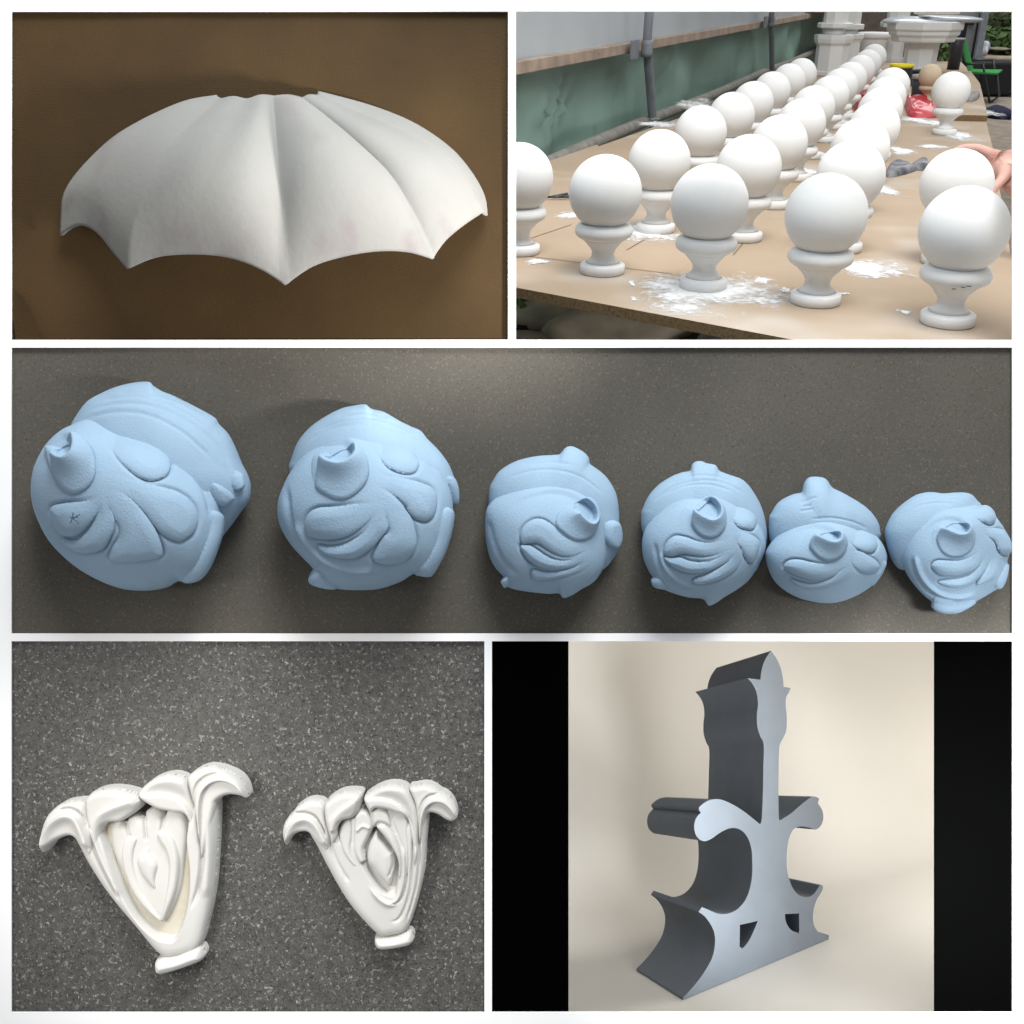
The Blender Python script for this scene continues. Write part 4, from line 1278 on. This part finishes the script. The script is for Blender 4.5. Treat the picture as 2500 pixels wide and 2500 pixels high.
# tan ball finial behind the lone one
tan = build_finial('tan_ball_finial', M_TAN)
q = GP(*Z4([(1300, 600)])[0], HB)
tan.location = (q[0] + 0.01, q[1] + 0.25, 0.0315)
tan.scale = (0.74, 0.74, 0.74)
tag(tan, 'tan coloured ball finial behind the lone white one', 'ball finial')

# plaster splats (a loose mess nobody could count)
rs2 = np.random.RandomState(11)
SV, SF, SM = [], [], []


def vnoise(n, cells, rs):
    g_ = rs.rand(cells + 2, cells + 2)
    t = np.linspace(0, cells, n, endpoint=False)
    i = t.astype(int)
    f = sst(t - i)
    X0, X1 = g_[i][:, i], g_[i + 1][:, i]
    Y0, Y1 = g_[i][:, i + 1], g_[i + 1][:, i + 1]
    fx_, fy_ = f[:, None], f[None, :]
    return X0 * (1 - fx_) * (1 - fy_) + X1 * fx_ * (1 - fy_) + Y0 * (1 - fx_) * fy_ + Y1 * fx_ * fy_


def splat(px, py, rx, ry, spiky=0.35, z=0.0):
    c = GP(px, py, z)
    n = 56
    U, W = np.meshgrid(np.linspace(-1.5, 1.5, n), np.linspace(-1.5, 1.5, n), indexing='ij')
    a = rs2.uniform(0, 6.28)
    nz_ = 0.9 * vnoise(n, 4, rs2) + 0.6 * vnoise(n, 9, rs2) + 0.5 * vnoise(n, 22, rs2) - 1.0
    m = 1 - np.hypot(U, W) + nz_ * 0.85
    base = len(SV)
    X = c[0] + U * rx + rs2.uniform(-.3, .3, U.shape) * rx * 3 / n
    Y = c[1] + W * ry + rs2.uniform(-.3, .3, U.shape) * ry * 3 / n
    H = 0.0008 + 0.0035 * np.clip(m, 0, .5) * (0.5 + vnoise(n, 20, rs2))
    SV.extend(np.stack([X, Y, H], -1).reshape(-1, 3).tolist())
    SM.extend(m.ravel().tolist())
    for i in range(n - 1):
        for j in range(n - 1):
            if m[i, j] + m[i + 1, j + 1] > -0.1:
                SF.append((base + i * n + j, base + (i + 1) * n + j, base + (i + 1) * n + j + 1, base + i * n + j + 1))


for x, y, rx, ry in ((748, 1098, .145, .19), (505, 870, .10, .15), (560, 470, .10, .22), (1400, 720, .07, .16), (1340, 1010, .10, .12), (1470, 570, .08, .14), (1690, 510, .09, .22), (1600, 465, .08, .14), (1530, 455, .10, .16), (230, 815, .05, .06), (700, 395, .12, .4),
                     (1110, 650, .06, .12), (1150, 585, .07, .14), (1190, 520, .07, .2), (1740, 415, .10, .3), (90, 990, .035, .03), (1035, 1098, .02, .03), (940, 1060, .03, .04), (462, 1130, .012, .02), (450, 1070, .008, .03), (1480, 1180, .015, .02), (1660, 1010, .03, .02), (1240, 460, .10, .3), (1600, 555, .07, .08), (1240, 1110, .02, .01)):
    q = Z2([(x, y)])[0]
    splat(q[0], q[1], rx, ry, 0.42)
o = mesh('plaster_dust', SV, SF, M_DUST)
at = o.data.attributes.new('cover', 'FLOAT', 'POINT')
at.data.foreach_set('value', np.array(SM, np.float32))
nt = M_DUST.node_tree
an = nt.nodes.new('ShaderNodeAttribute')
an.attribute_name = 'cover'
tcn = nt.nodes.new('ShaderNodeTexCoord')
nn = nt.nodes.new('ShaderNodeTexNoise')
nn.inputs['Scale'].default_value = 70
nn.inputs['Detail'].default_value = 6
nt.links.new(tcn.outputs['Object'], nn.inputs['Vector'])
ma = nt.nodes.new('ShaderNodeMath')
ma.operation = 'MULTIPLY_ADD'
ma.inputs[1].default_value = 1.1
ma.inputs[2].default_value = -0.55
nt.links.new(nn.outputs['Fac'], ma.inputs[0])
ad = nt.nodes.new('ShaderNodeMath')
ad.operation = 'ADD'
nt.links.new(an.outputs['Fac'], ad.inputs[0])
nt.links.new(ma.outputs[0], ad.inputs[1])
mr = nt.nodes.new('ShaderNodeMapRange')
mr.inputs['From Min'].default_value = -0.02
mr.inputs['From Max'].default_value = 0.65
nt.links.new(ad.outputs[0], mr.inputs['Value'])
nt.links.new(mr.outputs['Result'], nt.nodes['Principled BSDF'].inputs['Alpha'])
tag(o, 'white plaster dust splashed over the table', kind='stuff')

# --- side of the polytunnel
PA, PB = GP(*Z2([(150, 592)])[0], -0.10), GP(*Z2([(1130, 193)])[0], -0.10)
wd = PB - PA
wd[2] = 0
wlen = np.linalg.norm(wd)
wd = wd / wlen
wn = np.array([wd[1], -wd[0], 0.0])          # towards the table


def onwall(p):
    return VP(*Z2([p])[0], PA, wn)


def sz(p):
    w = onwall(p)
    return (w - PA) @ wd, w[2]


def wp(s, z, out=0.0):
    return PA + wd * s + np.array([0, 0, z - PA[2]]) + wn * out


s1, zr1 = sz((14, 250))
s2, zr2 = sz((1140, 75))
_, zt1 = sz((14, 187))
zrail = 0.5 * (zr1 + zr2)
ztop = zrail + (zt1 - zr1) * 0.82
s0, send = s1 - 1.0, s2 + 3.0
S, Zg = np.meshgrid(np.linspace(s0, send, 160), np.linspace(-0.75, zrail + 0.03, 40), indexing='ij')
rsw = np.random.RandomState(3)
wob = np.zeros_like(S)
for k in range(22):
    a = rsw.uniform(-1.2, 1.2)
    f = rsw.uniform(2, 9)
    wob += np.sin((S * math.cos(a) + Zg * math.sin(a) * 2) * f + rsw.uniform(0, 6)) / f * 0.03
for (ps, pz) in (((150, 430), .05), ((230, 420), .04), ((560, 380), .04), ((240, 330), .04), ((610, 240), .03)):
    cs, cz = sz(ps)
    wob += pz * np.exp(-(((S - cs) / 0.16) ** 2 + ((Zg - cz) / 0.05) ** 2)) * np.sin((S - cs) * 40 + (Zg - cz) * 30)
P = PA + S[..., None] * wd + (Zg - PA[2])[..., None] * np.array([0, 0, 1.0]) + (wob - 0.06)[..., None] * wn
wall = empty('polytunnel_wall', wp(0, -0.75))
tag(wall, 'polytunnel side with green tarpaulin, timber rail and grey polythene', 'wall')
grid('tarpaulin', P, M_GREEN, wall)
c = wp((s0 + send) / 2, (zrail + ztop) / 2, 0.0)
box('timber_rail', c, (send - s0, 0.05, ztop - zrail), M_RAIL, wall, 0.004, ex=wd, ey=wn)
S, Zg = np.meshgrid(np.linspace(s0, send, 60), np.linspace(ztop - 0.01, ztop + 3.0, 20), indexing='ij')
curve = 0.10 * (Zg - ztop) ** 2
P = PA + S[..., None] * wd + (Zg - PA[2])[..., None] * np.array([0, 0, 1.0]) + (curve + 0.012 * np.sin(S * 3) - 0.03)[..., None] * wn
grid('polythene_sheet', P, M_POLY, wall)
tube('ground_pipe', [wp(s, PA[2] + 0.006 * math.sin(s * 1.3), 0.05) for s in np.linspace(s0, send, 40)], 0.034, M_PIPE, wall, 12)
for k, (pp, rr0) in enumerate((([(478, 470), (466, 330), (455, 200), (455, 110)], 0.026), ([(947, 275), (944, 150), (942, 60)], 0.026))):
    pts = [onwall(p) + wn * 0.09 for p in pp]
    sA, _ = sz(pp[-1])
    lo = pts[0] + (pts[0] - pts[1]) * 0.9
    top = pts[-1]
    up = [top + np.array([0, 0, h]) + wn * (0.10 * h * h + 0.02 * h) for h in (0.3, 0.6, 1.0, 1.5, 2.0)]
    tube('hoop', catmull([lo] + pts + up, 6), rr0, M_GALV, wall, 14)
    cl = onwall([(452, 182), (942, 82)][k]) + wn * 0.09
    tube('clamp', [cl + np.array([0, 0, h]) for h in (-0.045, -0.02, 0.02, 0.045)], rr0 * 1.28, M_GALV, wall, 14)
    box('clamp_plate', cl - wd * 0.16 - wn * 0.03, (0.16, 0.012, 0.10), M_GALV, wall, 0.003, ex=wd, ey=wn)

# --- ground and what lies under and behind the table
g = mesh('ground', [(-14, 3.2, -0.752), (22, 3.2, -0.752), (22, 60, -0.752), (-14, 60, -0.752)], [(0, 1, 2, 3)], M_GROUND, None, False)
tag(g, 'gravelly bare ground', kind='structure')


def blob(name, c, dims, material, parent=None, seed=0, rough=0.25, sub=3):
    bm = bmesh.new()
    bmesh.ops.create_icosphere(bm, subdivisions=sub, radius=1.0)
    r = np.random.RandomState(seed)
    k = r.randn(10, 3) * 2.2
    ph = r.uniform(0, 6, 10)
    V = np.array([v.co[:] for v in bm.verts])
    d = np.zeros(len(V))
    for i in range(10):
        d += np.sin(V @ k[i] + ph[i]) / 4
    V = V * (1 + rough * d)[:, None] * np.asarray(dims) + np.asarray(c)
    Fc = [[v.index for v in f.verts] for f in bm.faces]
    bm.free()
    return mesh(name, V, Fc, material, parent)


ST = [((255, 1200), (.30, .16, .10), M_STONE, 'pale flat stone lying under the front edge of the table'),
      ((430, 1250), (.34, .16, .10), M_STONE, 'broken pale stone under the table front beside the dark soil'),
      ((900, 1300), (.25, .12, .06), M_RAG, 'grey rag lying under the front edge of the table')]
for i, (p, dm, m, lab) in enumerate(ST):
    q = GP(*Z2([p])[0], -0.72)
    o = blob('stone' if m is M_STONE else 'rag', q, dm, m, None, 40 + i, 0.3)
    tag(o, lab, 'stone' if m is M_STONE else 'rag')
q = GP(*Z2([(500, 1260)])[0], -0.749)
o = blob('soil_patch', q + np.array([0.4, 0.1, -0.05]), (1.3, .6, .07), M_DARKSOIL, None, 9, 0.15)
tag(o, 'dark soil under the table', kind='structure')
q = GP(*Z2([(150, 1190)])[0], -0.74)
ex = np.array([1, 0, 0])
o = box('void_shade_sheet', q + np.array([0.15, 0.3, 0.0]), (0.7, 1.0, 0.02), M_CRATE)  # black sheet added as the shade of the void under the table
tag(o, 'black sheet standing in for the dark void under the table beside the weeds', 'shade stand-in')


def weeds(name, lab, c, w, d, h, n, seed, size=0.05, mt=M_LEAF, kind=None):
    r = np.random.RandomState(seed)
    V, Fc = [], []
    for i in range(n):
        u = r.randn(3)
        u /= np.linalg.norm(u)
        rad = r.uniform(0.3, 1) ** 0.6
        p = np.asarray(c) + np.array([u[0] * w * rad, u[1] * d * rad, abs(u[2]) * h * rad])
        t = r.randn(3)
        t /= np.linalg.norm(t)
        b = np.cross(t, r.randn(3))
        b /= np.linalg.norm(b)
        L = size * r.uniform(0.6, 1.4)
        k = len(V)
        V += [p - t * L, p + b * L * 0.4, p + t * L, p - b * L * 0.4]
        Fc.append((k, k + 1, k + 2, k + 3))
    root = empty(name, c)
    mesh('leaves', V, Fc, mt, root, False)
    for k in range(4):
        a = np.asarray(c) + np.array([r.uniform(-.3, .3) * w, r.uniform(-.3, .3) * d, 0])
        tube('stem', [a, a + np.array([r.uniform(-.2, .2) * w, 0, h * 0.4]), a + np.array([r.uniform(-.4, .4) * w, r.uniform(-.2, .2) * d, h * 0.8])], [size * .2, size * .15, size * .08], M_BARK, root, 6)
    tag(root, lab, 'plant')
    return root


weeds('weed', 'leafy green weeds under the left end of the table', GP(*Z2([(60, 1200)])[0], -0.75) + [-0.1, 0.1, 0], .38, .3, .28, 700, 2, 0.04)

# --- white pedestals at the far end of the table


def octo(name, prof_, c, parent, seg=8, smooth=False, ph=math.pi / 8):
    return lathe(name, prof_, c, M_BALL, parent, seg, phase=ph, smooth=smooth)


def px_at(q):
    return ((q - CAM) @ FW) / F


def pedestal(lab, x, y, parts, ph=math.pi / 8):
    q0 = Z4([(x, y)])[0]
    c = GP(q0[0], q0[1], 0.0)
    k = px_at(c) * 530 / 1932
    root = empty('plaster_pedestal', c)
    tag(root, lab, 'pedestal', 'white plaster pedestals at the far end of the table')
    for nm, pr, seg in parts:
        octo(nm, [(r * k, h * k) for r, h in pr], c, root, seg, seg > 8, ph)
    return root


pedestal('white octagonal pedestal nearest the green tarpaulin', 272, 590, [
    ('plinth', [(150, 0), (150, 26), (142, 34)], 8), ('shaft', [(140, 30), (140, 235), (158, 262)], 8), ('top_flange', [(160, 258), (168, 290), (168, 322), (150, 326)], 8),
    ('neck', [(92, 320), (92, 380)], 20), ('upper_flange', [(148, 378), (152, 385), (152, 412), (140, 420)], 8), ('upper_shaft', [(104, 415), (104, 720)], 8)])
pedestal('white pedestal half hidden behind the one nearest the tarpaulin', 415, 520, [
    ('plinth', [(130, 0), (130, 30)], 8), ('shaft', [(105, 28), (105, 200), (125, 235)], 8), ('top_flange', [(128, 230), (132, 262), (126, 268)], 8), ('neck', [(70, 262), (70, 310)], 20),
    ('upper_flange', [(118, 305), (122, 340), (110, 345)], 8), ('upper_shaft', [(86, 340), (86, 640)], 8)], 0.2)
pedestal('white round topped pedestal behind the far end of the middle row', 640, 485, [
    ('plinth', [(130, 0), (130, 30)], 24), ('shaft', [(112, 28), (112, 170), (132, 205)], 24), ('top_flange', [(140, 200), (152, 212), (152, 240), (130, 248)], 24)])
pedestal('white octagonal column standing left of the wide octagonal basin', 830, 470, [
    ('plinth', [(110, 0), (110, 30)], 8), ('shaft', [(84, 28), (84, 280)], 8), ('flange', [(140, 275), (146, 285), (146, 312), (130, 320)], 8), ('upper_shaft', [(96, 315), (96, 560)], 8)])
pedestal('wide white octagonal basin with stepped mouldings on a stem', 1058, 590, [
    ('plinth', [(158, 0), (158, 30), (140, 40)], 8), ('stem', [(136, 36), (146, 250), (160, 275)], 8), ('lower_moulding', [(258, 268), (266, 280), (276, 318)], 8),
    ('middle_moulding', [(286, 316), (296, 330), (300, 365)], 8), ('top_slab', [(312, 362), (318, 372), (320, 425), (314, 432)], 8)])
pedestal('white moulded block at the top right behind the basin', 1160, 470, [('block', [(150, 300), (150, 370), (190, 380), (190, 400), (110, 410), (100, 560)], 8)])
# wrapped plastic on the basin
c = GP(*Z4([(1058, 590)])[0], 0)
k = px_at(c) * 530 / 1932
o = blob('plastic_wrap', c + np.array([10 * k, 0, 455 * k]), (250 * k, 180 * k, 42 * k), M_BAG, None, 21, 0.55, 4)
tag(o, 'crumpled clear plastic wrapping lying on the octagonal basin', 'plastic wrap')
# far table behind
c = GP(*Z4([(1090, 420)])[0], 0.0)
o = box('far_table_board', c + np.array([0.5, 3.2, 0.42]), (2.6, 2.2, 0.05), M_CHIP, None, 0.004)
tag(o, 'second chipboard table top behind the pedestals', 'table')

# --- buckets, bag, rags, gloves


def bucket(lab, x, y, r, h, body, rim, marks=False, zt=0.0):
    q0 = Z4([(x, y)])[0]
    c = GP(q0[0], q0[1], zt)
    k = px_at(c) * 530 / 1932
    root = empty('bucket', c)
    tag(root, lab, 'bucket')
    lathe('tub', [(r * .86 * k, 0), (r * .98 * k, h * .86 * k), (r * .95 * k, h * .86 * k), (r * .84 * k, h * .1 * k)], c, body, root, 32)
    lathe('rim', [(r * .97 * k, h * .84 * k), (r * 1.02 * k, h * .84 * k), (r * 1.03 * k, h * k), (r * .98 * k, h * 1.0 * k), (r * .95 * k, h * .88 * k)], c, rim, root, 32)
    if marks:
        def pl(a0, a1, z0, z1, m):
            A = np.linspace(a0, a1, 6) - math.pi / 2
            rr_ = lambda z: (r * .865 + r * .12 * z / (h * .86)) * k + 0.0012
            V = [c + np.array([rr_(z) * math.cos(a), rr_(z) * math.sin(a), z * k]) for z in (z0, z1) for a in A]
            mesh('label_mark', V, [(i, i + 1, i + 7, i + 6) for i in range(5)], m, root)
        pl(-.45, -.1, 112, 128, M_LABELP)
        pl(-.45, .1, 96, 106, M_LABELP)
        for j in range(3):
            pl(-.5 + j * .32, -.34 + j * .32, 14, 30, M_LABELW)
        pl(.55, .95, 100, 130, M_LABELW)
        pl(.50, .95, 30, 62, M_LABELW)
    return root


bucket('dark grey paint bucket with printed marks beside the red bag', 1090, 815, 104, 205, M_TUB, M_TUBRIM, True)
bucket('black bucket with a bright yellow rim behind the right row', 890, 700, 98, 190, M_CRATE, M_YELLOW)
bucket('patterned dark tin between the two buckets', 1085, 690, 100, 130, M_RAG, M_TUB)
q0 = Z4([(1372, 545)])[0]
c = GP(q0[0], q0[1], 0)
k = px_at(c) * 530 / 1932
bn_ = empty('dark_bin', c)
tag(bn_, 'tall dark grey plastic bin at the far table end', 'bin')
lathe('bin_body', [(52 * k, 0), (58 * k, 250 * k), (56 * k, 252 * k), (50 * k, 20 * k)], c, M_TUB, bn_, 24)
lathe('bin_rim', [(58 * k, 240 * k), (62 * k, 240 * k), (62 * k, 256 * k), (57 * k, 256 * k)], c, M_TUBRIM, bn_, 24)


def crumple(name, lab, cat, pix, ztop, h, material, seed, n=40):
    poly = np.array([GP(*p, 0.003)[:2] for p in pix])
    cxy = poly.mean(0)
    pr_ = catmull(poly, 5, True)
    a = len(pr_)
    r = np.random.RandomState(seed)
    rows = []
    for t in np.linspace(1, 0.02, n):
        ring = cxy + (pr_ - cxy) * t
        z = np.zeros(a)
        for q in range(9):
            kx = r.randn(2) * 28
            if t == 1:
                pass
            z = z + np.sin(ring @ (np.array([math.cos(q * 1.7 + seed), math.sin(q * 1.7 + seed)]) * (14 + 9 * q)) + q * 2.1 + seed) / (1 + 0.35 * q)
        z = ztop + h * prof((1 - t) / 0.35) * (0.62 + 0.30 * np.abs(z) / 1.2)
        rows.append(np.c_[ring, z])
    o = recalc(grid(name, np.array(rows), material, None, cv=True, cap1=True, smooth=True))
    tag(o, lab, cat)
    return o


crumple('plastic_bag', 'crumpled red plastic bag lying on the table', 'plastic bag', [tuple(Z4([p])[0]) for p in ((950, 900), (940, 840), (1010, 850), (1120, 870), (1200, 910), (1262, 965), (1120, 975), (985, 962))], 0.001, 0.055, M_RED, 3)
crumple('plastic_bag', 'small red plastic scrap between the middle and right rows', 'plastic bag', [tuple(Z4([p])[0]) for p in ((480, 880), (520, 820), (640, 800), (660, 860), (560, 930))], 0.001, 0.07, M_RED, 8)
crumple('rag', 'grey and black rag beside the hand', 'rag', [tuple(p) for p in TZ((1900, 320), 590 / 1932)([(860, 330), (900, 265), (980, 250), (1060, 280), (1110, 305), (1040, 335), (930, 362), (870, 362)])], 0.001, 0.025, M_RAG, 5)
crumple('rag', 'pale grey rag half behind the held ball finial', 'rag', [tuple(p) for p in TZ((1900, 320), 590 / 1932)([(1060, 290), (1110, 240), (1190, 240), (1200, 300), (1120, 312)])], 0.001, 0.02, M_RAG, 6)
crumple('work_glove', 'grey work glove beside the lone ball finial', 'glove', [tuple(Z4([p])[0]) for p in ((1480, 850), (1520, 815), (1580, 808), (1605, 830), (1560, 870), (1500, 880))], 0.031, 0.035, M_GLOVE, 7)
crumple('work_glove', 'pale grey crumpled glove in front of the dark bucket', 'glove', [tuple(Z4([p])[0]) for p in ((1040, 850), (1120, 825), (1210, 830), (1215, 870), (1120, 880))], 0.001, 0.03, M_GLOVE, 12)
A = GP(*Z2([(132, 748)])[0], .004)
nl = empty('loose_nails', A)
tag(nl, 'few dark metal bits lying at the left table edge', 'nails')
for k in range(4):
    B = A + np.array([0.02 * k, 0.012 * (k % 2), 0.004])
    tube('nail', [B, B + np.array([0.05, 0.03 * (1 if k % 2 else -.4), 0.004])], 0.004, M_TUBE, nl, 6)

# --- right background: chair, crate, metal door, bank with plants
c = GP(*Z4([(1690, 845)])[0], -0.75)
K = px_at(c) * 530 / 1932
chair = empty('folding_chair', c)
tag(chair, 'green canvas folding camping chair behind the table', 'chair')


def cp(x, y, dy=0.0):           # chair pixel + depth offset -> world
    q = Z4([(x, y)])[0]
    r = ray(*q)
    t = (c[1] + dy - CAM[1]) / r[1]
    return CAM + r * t


def sheet(name, pts, th, m, parent):
    V = [np.asarray(p) for p in pts]
    n = np.cross(V[1] - V[0], V[3] - V[0])
    n /= np.linalg.norm(n)
    V = V + [v - n * th for v in V]
    return recalc(mesh(name, V, [(0, 1, 2, 3), (7, 6, 5, 4), (0, 4, 5, 1), (1, 5, 6, 2), (2, 6, 7, 3), (3, 7, 4, 0)], m, parent, False))


sheet('backrest', [cp(1430, 310, .05), cp(1478, 296, .55), cp(1548, 565, .55), cp(1500, 585, .05)], .02, M_CHAIR, chair)
sheet('seat', [cp(1495, 580, .0), cp(1545, 555, .55), cp(1812, 560, .5), cp(1770, 592, -.05)], .02, M_CHAIR, chair)
for pts in ([(1640, 500, 0), (1660, 620, 0), (1700, 845, 0)], [(1765, 600, 0), (1785, 780, 0.1), (1700, 845, .05)], [(1730, 460, .55), (1745, 560, .55), (1778, 760, .5)], [(1500, 585, .05), (1545, 700, .2), (1560, 760, .3)], [(1470, 495, 0), (1640, 498, 0)], [(1545, 458, .55), (1735, 462, .55)], [(1430, 310, .05), (1500, 585, .05)], [(1478, 296, .55), (1548, 565, .55)]):
    tube('tube_leg' if len(pts) > 2 else 'tube_rail', [cp(*p) for p in pts], 0.016, M_TUBE, chair, 8)
q = cp(1690, 750, 1.2)
o = box('storage_crate', q + np.array([0, 0, 0.2]), (370 * K, 0.6, 0.44), M_CRATE, None, 0.03)
tag(o, 'black plastic storage crate behind the green chair', 'crate')
dr_ = empty('metal_door', cp(1480, 470, 2.2))
tag(dr_, 'grey sheet metal door panel with a black framed opening', 'door')
a, b = cp(1345, 470, 2.2), cp(1620, 30, 2.2)
box('door_sheet', (a + b) / 2 + np.array([0, 0.06, 0.6]), (abs(b[0] - a[0]), 0.05, abs(b[2] - a[2]) + 1.2), M_METAL, dr_, 0.01)
for x0, x1, y0, y1 in ((1448, 1475, 130, 440), (1560, 1590, 130, 450), (1475, 1560, 130, 150)):
    a, b = cp(x0, y1, 2.2), cp(x1, y0, 2.2)
    box('frame_bar', (a + b) / 2, (abs(b[0] - a[0]), 0.05, abs(b[2] - a[2])), M_CRATE, dr_, 0.004)
a, b = cp(1612, 470, 2.1), cp(1630, 30, 2.1)
box('door_post', (a + b) / 2 + np.array([0, 0, 0.5]), (abs(b[0] - a[0]), 0.08, abs(b[2] - a[2]) + 1.0), M_GALV, dr_, 0.004)
o = blob('work_jacket', cp(1370, 210, 1.0), (55 * K, .15, 110 * K), M_NAVY, None, 33, 0.3)
tag(o, 'dark navy work jacket hanging beside the metal door', 'jacket')
o = blob('cloth_heap', GP(*Z4([(1755, 930)])[0], -0.70), (85 * K, .35, 60 * K), M_NAVY, None, 31, 0.4)
tag(o, 'dark navy cloth heap on the gravel', 'cloth')
o = blob('cloth_heap', GP(*Z4([(1840, 880)])[0], -0.70), (85 * K, .3, 30 * K), M_DUST, None, 32, 0.4)
tag(o, 'white cloth lying on the gravel beside the navy heap', 'cloth')
S, T_ = np.meshgrid(np.linspace(-1, 9, 50), np.linspace(0, 1, 24), indexing='ij')
c2 = cp(1760, 560, 5.0)
nz = 0.25 * np.sin(S * 2.1 + T_ * 5) + 0.12 * np.sin(S * 5.3 - T_ * 9) + 0.1 * np.sin(S * 9 + 3 * T_)
P = np.stack([c2[0] - 2 + S, c2[1] + T_ * 5 + nz, -0.75 + 3.2 * T_ ** 1.3 + 0.25 * nz], -1)
o = grid('earth_bank', P, M_DARKSOIL)
tag(o, 'dark earth bank behind the yard', kind='structure')
for i, (x, y, dy, w, h, n, sd, lab) in enumerate(((1690, 380, 4.6, 1.1, .9, 900, 51, 'low green plants on the bank right of the metal door'), (1860, 250, 6, 1.5, 2.0, 1500, 52, 'tall dark green shrub at the top right corner'),
                                                  (1720, 120, 7.5, 1.6, 2.4, 1500, 53, 'dark shrub behind the top of the metal door'), (1850, 420, 4.3, .9, .5, 600, 54, 'low green plants at the right edge above the chair'))):
    weeds('shrub', lab, cp(x, y, dy) + np.array([0, 0, -h * .5]), w, .8, h, n, sd, 0.11)
for i, (x, y, w) in enumerate(((1780, 360, 110), (1750, 430, 140))):
    q = cp(x, y, 3.8)
    o = blob('stone', q, (w * K, .3, 20 * K), M_STONE, None, 60 + i, .2)
    tag(o, ['pale stone slab on the bank, upper of two', 'pale stone slab on the bank, lower of two'][i], 'stone')
o = blob('plastic_sack', cp(1640, 350, 3.2), (45 * K, .2, 90 * K), M_BAG, None, 71, .35)
tag(o, 'pale plastic sack beside the metal door', 'sack')
fr = empty('yard_fence', cp(1760, 470, 3.4))
tag(fr, 'low timber fence rails behind the green chair', 'fence')
for y in (450, 500):
    a, b = cp(1600, y, 3.4), cp(1960, y + 5, 3.4)
    tube('fence_rail', [a, b], 0.05, M_RAIL, fr, 8)
a = cp(1860, 440, 3.42)
tube('fence_post', [a, a + np.array([0, 0, -1.2])], 0.05, M_RAIL, fr, 8)

# --- the hand holding the ball finial at the right edge
bc_ = np.array(FIN[('D', 1)]) + np.array([0, 0, HB])


def hp(px, py, dd):             # photo pixel at the held ball's distance plus dd metres
    base = (bc_ - CAM) @ FW
    return PX(px, py, base + dd)


joints = {'elbow': hp(2660, 620, .02), 'fore': hp(2560, 520, .03), 'wrist': hp(2485, 445, .05), 'palm': hp(2448, 408, .075), 'knk': hp(2428, 392, .085)}
rad_j = {'elbow': .052, 'fore': .047, 'wrist': .036, 'palm': .042, 'knk': .034}
chains = {'index': [hp(2420, 375, .06), hp(2385, 362, .075), hp(2350, 362, .085), hp(2325, 372, .088)],
          'middle': [hp(2425, 388, .088), hp(2390, 378, .115), hp(2352, 382, .12), hp(2325, 392, .118)],
          'ring': [hp(2428, 402, .10), hp(2398, 398, .13), hp(2362, 405, .135), hp(2338, 415, .13)],
          'little': [hp(2432, 418, .105), hp(2408, 420, .13), hp(2380, 428, .135), hp(2360, 436, .13)],
          'thumb': [hp(2452, 430, .03), hp(2440, 445, .0), hp(2425, 462, -.02), hp(2418, 480, -.028)]}
bm = bmesh.new()
sk = []
order = ['elbow', 'fore', 'wrist', 'palm', 'knk']
vs = []
for j in order:
    vs.append(bm.verts.new(joints[j]))
    sk.append(rad_j[j])
for a, b in zip(vs[:-1], vs[1:]):
    bm.edges.new((a, b))
for nm, ch in chains.items():
    prev = vs[3] if nm == 'thumb' else vs[4]
    for i, p in enumerate(ch):
        v = bm.verts.new(p)
        sk.append([.0145, .0125, .0112, .0092][i] if nm != 'thumb' else [.015, .0125, .0112, .009][i])
        bm.edges.new((prev, v))
        prev = v
me = bpy.data.meshes.new('person')
bm.to_mesh(me)
bm.free()
hand = bpy.data.objects.new('person', me)
COL.objects.link(hand)
hand.modifiers.new('skin', 'SKIN')
for i, r in enumerate(sk):
    me.skin_vertices[0].data[i].radius = (r, r)
me.skin_vertices[0].data[0].use_root = True
ss = hand.modifiers.new('sub', 'SUBSURF')
ss.levels = 2
ss.render_levels = 2
me.materials.append(M_SKIN)
tag(hand, 'bare hand and forearm reaching in at the right edge holding a ball finial', 'person')
